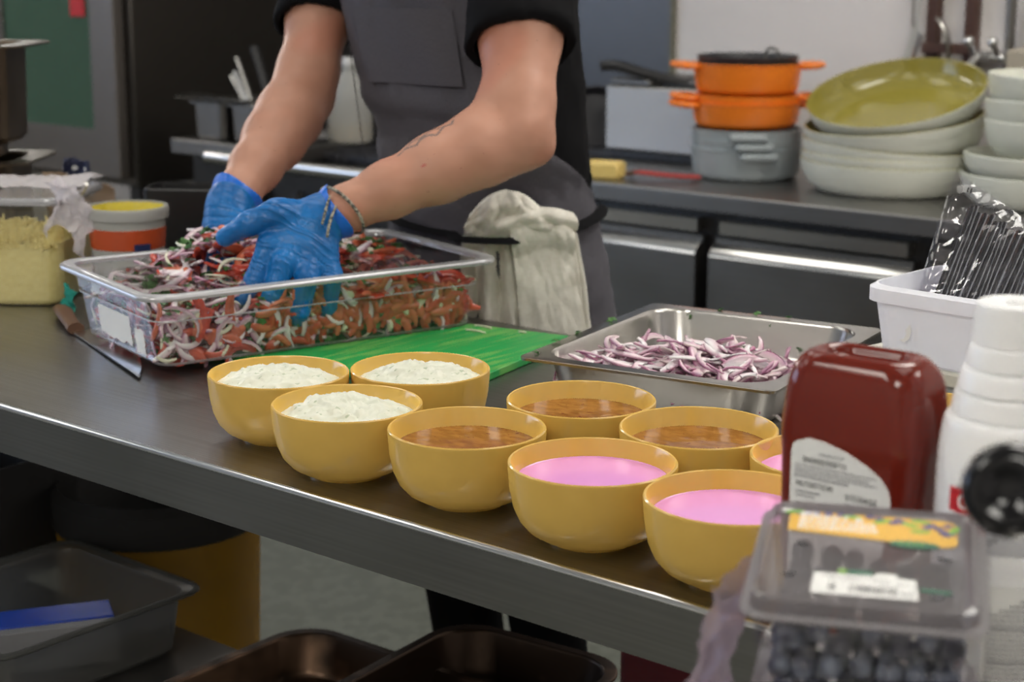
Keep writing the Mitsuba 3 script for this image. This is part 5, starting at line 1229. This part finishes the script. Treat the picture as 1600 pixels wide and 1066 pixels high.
def core(X, Y, Z_):
    """the trunk as a distance-like field"""
    cx, cy, a, b = [np.interp(Z_, TH[:, 0], TH[:, i]) for i in (1, 2, 3, 4)]
    dx, dy = X - cx, Y - cy
    f = (dx * FACE[0] + dy * FACE[1]) / (b - .022); l = (dx * SIDE[0] + dy * SIDE[1]) / (a - .022)
    return np.maximum((np.sqrt(f * f + l * l) - 1) * .10, np.maximum(Z_ - 1.44, .60 - Z_))
bm = organic(armL + armR + hand('h', .80, FL, ['t0', 't1', 't2', 't3']) + hand('g', .80, FR, ['gt0', 'gt1', 'gt2', 'gt3']) + head + neck, .0065, .02, (np.array([-1.90, .74, .60]), np.array([-1.52, 1.0, 1.44]), core), 6)
AX = PT['WL'] - PT['EL']; AL = float(np.linalg.norm(AX)); AX = AX / AL
N1 = np.cross(AX, [0, 0, 1.0]); N1 /= np.linalg.norm(N1); N2 = np.cross(N1, AX)   # N2 points up
def skin(p, n, uv):
    base = mix((.40, .190, .125), (.52, .275, .195), fbm(p.x * 26, p.y * 26, p.z * 26, 3))
    base = mix(base, (.46, .16, .10), 0.5 * smoothstep(.62, .8, noise(p.x * 13 + 5, p.y * 13, p.z * 13)))
    base = mix(base, (.27, .11, .07), smoothstep(.93, .97, noise(p.x * 160, p.y * 160, p.z * 160)) * .6)
    q = p - mi.Point3f(*PT['EL'].tolist())
    t = q.x * AX[0] + q.y * AX[1] + q.z * AX[2]
    a1 = q.x * N1[0] + q.y * N1[1] + q.z * N1[2]; a2 = q.x * N2[0] + q.y * N2[1] + q.z * N2[2]
    phi = dr.atan2(a1, a2) * 0.045
    ink = mi.Float(0)
    for (t0, f0, t1, f1) in TATTOO:
        dx, dy = t1 - t0, f1 - f0
        h = dr.clip(((t - t0) * dx + (phi - f0) * dy) / (dx * dx + dy * dy), 0, 1)
        dd = dr.sqrt(dr.square(t - t0 - h * dx) + dr.square(phi - f0 - h * dy))
        ink = dr.maximum(ink, 1 - smoothstep(.0010, .0023, dd))
    sc = dr.sqrt(dr.square((t - .148) * .6) + dr.square(phi - TPH * .050))
    base = mix(base, (.42, .07, .06), (1 - smoothstep(.0012, .0032, sc)) * .7)
    ink = dr.select(a1 * a1 + a2 * a2 < .0064, ink, 0)
    return mix(base, (.07, .075, .08), ink * .8)
TPH = -1   # the side of the arm towards the viewer
TATTOO = [(t0, TPH * f0, t1, TPH * f1) for t0, f0, t1, f1 in [(.095, .006, .112, .018), (.112, .018, .128, .006), (.128, .006, .112, .000), (.112, .0, .095, .006), (.112, .018, .120, .010), (.128, .006, .142, .016), (.142, .016, .158, .004), (.158, .004, .142, .0), (.142, .0, .128, .006), (.085, .010, .095, .006), (.085, .010, .080, .004), (.120, .010, .135, .011), (.158, .004, .170, .010)]]
def skinbump(p, n, uv): return 0.0012 * fbm(p.x * 45, p.y * 45, p.z * 70, 3)
SKIN = mat('skin', two({'type': 'bumpmap', 'arbitrary': proc(skinbump, 1e-3), 'scale': 1.0, 'bsdf': {'type': 'principled', 'base_color': proc(skin), 'roughness': 0.48, 'specular': 0.4}}))
k = thing('person', 'person in a black t-shirt and grey apron with blue gloves mixing salad by hand', 'person')
add(k + '__body', bm, SKIN, smooth=True)
for sgn in (1, -1):
    e = add(k + '__eye', as_tm(ball(hp(.0725, sgn * .032, .012), .0125)), WHITEP, smooth=True)
    add(e + '__iris', as_tm(ball(hp(.0818, sgn * .032, .011), .0055)), INK, smooth=True)
hair = union([m3.Manifold.batch_hull([ball(hp(-.032, 0, .038), .084), ball(hp(.020, 0, .050), .072)])]) - union([m3.Manifold.batch_hull([ball(hp(.12, .09, -.02), .075), ball(hp(.12, -.09, -.02), .075), ball(hp(.02, .0, -.14), .07)])])
add(k + '__hair', relax(hair, .012, 4), mat('brown_hair', prin((.05, .028, .018), .6)), smooth=True)

# t-shirt
def sleeve(S, E, t1, r0, r1, tilt_):
    s, e = PT[S], PT[E]; d = (e - s) / np.linalg.norm(e - s)
    c = s + (e - s) * t1
    n = d + np.array(tilt_); n /= np.linalg.norm(n)
    m = union(chain([(s - d * .02, r0), (s + (e - s) * t1 * .55, (r0 + r1) / 2), (s + (e - s) * (t1 + .12), r1)]))
    return m.trim_by_plane(tuple(-n), float(-(n @ c)))
slL = sleeve('SL', 'EL', .555, .080, .080, (.10, .05, .06))
slR = sleeve('SR', 'ER', .56, .076, .068, (.05, .05, .10))
def bigarm(S, E, up):
    s, e = PT[S], PT[E]; return union(chain([(s + (e - s) * .25, up + .006), (s + (e - s) * .5, up + .006), (e, up)]))
shirt = union([mani(torso_solid(.93, 1.445, .004, 56, 24)), slL, slR, *chain([(PT['SL'], .080), (NECK + [0, .0, -.045], .080)]), *chain([(PT['SR'], .078), (NECK + [0, .0, -.045], .080)])])
stm = as_tm(shirt.refine_to_length(.012)); stm.merge_vertices(); taubin(stm, 10)
v = np.asarray(stm.vertices); nv = np.asarray(stm.vertex_normals)
stm.vertices = v + nv * ((meshkit.fbm(v * [30, 30, 22], 3) - .5) * .012)[:, None]
sm = mani(stm)
if sm.num_tri() > 0: sm = sm - bigarm('SL', 'EL', .060) - bigarm('SR', 'ER', .055); stm = as_tm(sm)
add(k + '__t_shirt', stm, SHIRT, smooth=60)

# apron: a sheet around the torso's front
def apron_half(z):
    return (np.interp(z, [.45, 1.04, 1.12, 1.20, 1.44], [-1.75, -1.75, -1.65, -1.18, -1.05]), np.interp(z, [.45, 1.05, 1.10, 1.17, 1.30, 1.44], [1.95, 1.95, 1.55, .82, .62, .50]))
zs = np.linspace(.46, 1.43, 150); us = np.linspace(0, 1, 90); gr = np.zeros((150, 90, 3))
for i, z in enumerate(zs):
    a0_, a1_ = apron_half(z); th = a0_ + (a1_ - a0_) * us
    off = .0085 + .006 * np.exp(-((z - 1.205) / .020) ** 2) * (np.cos(th * .8)) - .010 * np.exp(-((z - 1.165) / .018) ** 2) * np.cos(th) + .004 * np.exp(-((z - 1.12) / .02) ** 2)
    off = off + .020 * (meshkit.fbm(np.stack([th * 2.2, np.full(90, z * 26), np.full(90, 3.3)], 1), 3) - .5) * np.interp(z, [.6, 1.0, 1.12, 1.22], [.5, 1, .9, .45])
    off = off + .012 * (meshkit.fbm(np.stack([th * 7, np.full(90, z * 5), np.full(90, 8.1)], 1), 3) - .5) * np.interp(z, [.9, 1.2, 1.3], [.8, .6, 1])
    gr[i] = torso(th, np.full(90, z), np.maximum(off, .0062) + (.0 if z > .95 else (.95 - z) * .08))
apr = sheet(gr, .0022)
add(k + '__apron', apr, APRON, smooth=60)
# patch pocket on the bib and the band round the waist
zs = np.linspace(1.235, 1.345, 14); gr = np.array([[torso(np.array([t]), np.array([z]), .0135 + .004 * math.sin(9 * t + 20 * z))[0] for t in np.linspace(-.55, .35, 20)] for z in zs])
ap = k + '__apron'
add(ap + '__pocket', sheet(gr, .002), APRON, smooth=60, label='patch pocket on the apron bib')
th = np.linspace(-1.9, 2.0, 60)
zc = 1.045 - .027 * np.cos(th - .3)
pts = np.array([torso(np.array([t]), np.array([z]), .018 + .031 * float(np.clip((t - .08) / .10, 0, 1) * np.clip((.74 - t) / .12, 0, 1)))[0] for t, z in zip(th, zc)])
add(ap + '__waist_string', tube(pts, .0085, 10, flat=.3, upv=(0, 0, 1)), SHIRT, label='black apron string')
add(ap + '__string_loop', tube(smooth_path([PT['s0'], PT['s1'], PT['s2'], PT['s3']], 20), .0018, 8), SHIRT, label='thin black loop of the bow')
add(ap + '__string_end', tube(smooth_path([PT['s6'], PT['s3'] * .4 + PT['s4'] * .6, PT['s4'], PT['s5']], 20), [.003, .004, .005, .007], 8, flat=.5), SHIRT)

# trousers and shoes
lg = []
for s_, hipx in ((1, .080), (-1, -.080)):
    h = np.array([-1.697, .91, .90]) + SIDE * hipx
    kn = np.array([-1.697, .875, .50]) + SIDE * (hipx * 1.0); an = np.array([-1.697, .95, .10]) + SIDE * (hipx * 1.05)
    lg += chain([(h, .088), (h * .5 + kn * .5, .078), (kn, .064), (kn * .5 + an * .5, .060), (an, .052)])
lg.append(mani(torso_solid(.86, .99, -.004, 40, 6)))
add(k + '__trousers', relax(union(lg), .02, 8), SHIRT, smooth=True)
for s_, hipx in ((1, .085), (-1, -.085)):
    a = np.array([-1.697, .95, 0.]) + SIDE * hipx
    sh = m3.Manifold.batch_hull([ball(a + [0, .03, .045], .044), ball(a + [0, 0, .075], .050), ball(a + FACE * .10 + [0, 0, .040], .040), ball(a + FACE * .17 + [0, 0, .034], .034)]).trim_by_plane((0, 0, 1), 0.001)
    add(k + '__shoe', relax(sh, .012, 3), BLACKP, smooth=True)

# gloves
HAX = PT['h_m'] - PT['h_w']; HAX = HAX / np.linalg.norm(HAX); HSX = PT['h_p'] - PT['h_i']; HSX = HSX / np.linalg.norm(HSX)
def glovebump(p, n, uv):
    a = p.x * HAX[0] + p.y * HAX[1] + p.z * HAX[2]; b = p.x * HSX[0] + p.y * HSX[1] + p.z * HSX[2]
    w = noise(a * 190 + 2.2 * noise(p.x * 30, p.y * 30, p.z * 30) + b * 40, b * 16, 3.0)
    return 0.0016 * dr.square(1 - dr.abs(2 * w - 1)) * smoothstep(.15, .5, noise(p.x * 22 + 4, p.y * 22, p.z * 22))
scene[GLOVE] = two({'type': 'bumpmap', 'arbitrary': proc(glovebump, 5e-4), 'scale': 1.0, 'bsdf': {'type': 'principled', 'base_color': proc(glovec), 'roughness': 0.34, 'specular': 0.45}})
def cuff(W, toward, r, ln, flare=.004):
    d = toward / np.linalg.norm(toward); u = np.cross(d, [0, 0, 1.0]); u /= np.linalg.norm(u); w_ = np.cross(d, u)
    a = np.linspace(0, 2 * PI, 40, endpoint=False); rings = []
    for t, rr in ((0, r * .97), (.35, r * 1.0), (.8, r + flare), (1.0, r + flare * 1.3), (1.04, r + flare * 1.1), (.95, r + flare * .6), (.3, r * .95)):
        wob = 1 + .05 * np.sin(3 * a + 1) * t
        rings.append(W + d * ln * t + rr * (np.cos(a) * wob)[:, None] * u + rr * (np.sin(a) * wob)[:, None] * w_ + d * (.006 * t * np.sin(2 * a))[:, None])
    return loft(rings, False, False)
for p, W, E, F, TH_, r in (('h', 'WL', 'EL', FL, ['t0', 't1', 't2', 't3'], .0335), ('g', 'WR', 'ER', FR, ['gt0', 'gt1', 'gt2', 'gt3'], .0335)):
    d = PT[E] - PT[W]; d /= np.linalg.norm(d)
    wr = PT[W] - d * .002
    gm = organic(hand(p, 1.08, F, TH_, .0008) + bones([(PT[p + '_w'], .026), (wr, .0312), (wr + d * .010, .0325)], .014), .0030, .006, None, 3)
    v = np.asarray(gm.vertices); keep = ((v[gm.faces] - (wr + d * .010)) @ d < 0).all(1); gm.update_faces(keep); gm.remove_unreferenced_vertices()
    v = np.asarray(gm.vertices); ha = PT[p + '_m'] - wr; ha /= np.linalg.norm(ha); side_ = PT[p + '_p'] - PT[p + '_i']; side_ /= np.linalg.norm(side_)
    la, ls = (v - wr) @ ha, (v - wr) @ side_
    rid = meshkit.noise(np.stack([la * 150 + 2.5 * meshkit.noise(v * 35), ls * 22 + la * 30, np.full(len(v), 2.)], 1))
    gm.vertices = v + np.asarray(gm.vertex_normals) * ((np.abs(rid - .5) * -2 + .5) * .0012 * np.clip(1.15 - la / .13, .25, 1) * np.clip(la / .02 + .4, 0, 1))[:, None]
    gl_ = add(k + '__glove', gm, GLOVE, smooth=True)
    add(gl_ + '__cuff', cuff(wr - d * .004, d, r, .022), GLOVEC, smooth=50)
# bracelet
bt = np.linspace(0, 2 * PI, 40)
d = PT['EL'] - PT['WL']; d /= np.linalg.norm(d); u = np.cross(d, [0, 0, 1.0]); u /= np.linalg.norm(u); w_ = np.cross(d, u)
bc = PT['WL'] + d * .024
def brp(a): return bc + .0372 * (math.cos(a) * u + math.sin(a) * w_) + d * (.014 * math.cos(a - .6))
BRC = mat('bracelet_cord', prin(proc(lambda p, n, uv: mix((.05, .05, .045), (.36, .33, .26), smoothstep(.4, .6, noise(p.x * 420, p.y * 420, p.z * 420)))), .6))
add(k + '__bracelet', tube([brp(a) for a in np.linspace(0, 2 * PI, 60)], .0023, 8), BRC, label='thin braided bracelet with two hanging cords')
for q in (('d0', 'd1', 'd2'), ('d3', 'd4', 'd5')):
    add(k + '__bracelet__cord', tube(smooth_path([PT[n] for n in q], 16), [.0015, .0021, .0019], 8), BRC)

# kitchen towel over the apron string
def tw(thf, zf, offf, nu, nv): return np.array([[torso(np.array([thf(u, v)]), np.array([zf(u, v)]), offf(u, v))[0] for u in np.linspace(0, 1, nu)] for v in np.linspace(0, 1, nv)])
def tno(th, z, s): return float(meshkit.fbm(np.array([th * 9 + s, z * 14, s]), 3) - .5)
k = thing('kitchen_towel', 'off white kitchen towel tucked over the black apron string at the hip', 'towel')
# the bunch above the string
g1 = tw(lambda u, v: .20 + .78 * u + .10 * v * (1 - u), lambda u, v: (1.016 + .012 * u) + (.066 * math.sin(PI * min(1, .16 + .78 * u)) ** .7) * v, lambda u, v: .021 + .020 * math.sin(PI * v) ** .6 + .010 * tno(1.2 * u, .3 * v, 2) * 2 + .0035 * math.sin(15 * u + 5 * v) * (1 - v), 46, 22)
add(k + '__bunch', sheet(g1, .004), TOWEL, smooth=60)
# the left fall in narrow folds
g2 = tw(lambda u, v: .17 + .42 * u - .05 * v * (1 - u), lambda u, v: 1.018 + .012 * u - .18 * v - .02 * u * v, lambda u, v: .019 + .008 * v + .010 * math.sin(14 * u + 1.5 * v + 1) * min(1, v * 5) + .010 * tno(u, v * .4, 5), 44, 30)
add(k + '__left_fall', sheet(g2, .004), TOWEL, smooth=60)
# the broad front fall, rounded over the string at its top
def fz(u, v): return 1.030 + .020 * math.sin(PI * (.10 + .75 * u)) - .235 * v ** 1.12
g3 = tw(lambda u, v: .60 + .55 * u - .01 * v, fz, lambda u, v: .024 + .016 * math.sin(PI * min(1, v * 4 + .12)) ** .8 * (v < .25) + .008 * min(1, v * 3) + .004 * tno(u, v * .6, 7) * 2 + .003 * math.cos(u * 5.0 + v), 46, 44)
add(k + '__front_fall', sheet(g3, .005), TOWEL, smooth=60)
# a hem folded across the top, and the layers at its right edge
g5 = tw(lambda u, v: .50 + .70 * u, lambda u, v: 1.020 + .034 * math.sin(PI * (.16 + .62 * u)) + (.016 + .010 * u) * (v - .5), lambda u, v: .036 + .010 * math.sin(PI * v) + .003 * math.sin(20 * u), 40, 8)
add(k + '__folded_hem', sheet(g5, .004), TOWEL, smooth=60)
g4 = tw(lambda u, v: 1.10 + .16 * u + .02 * v, lambda u, v: 1.040 - .02 * u - .235 * v, lambda u, v: .028 + .005 * math.sin(18 * u + v) + .005 * tno(u, v * .5, 9), 20, 30)
add(k + '__side_fold', sheet(g4, .004), TOWEL, smooth=60)
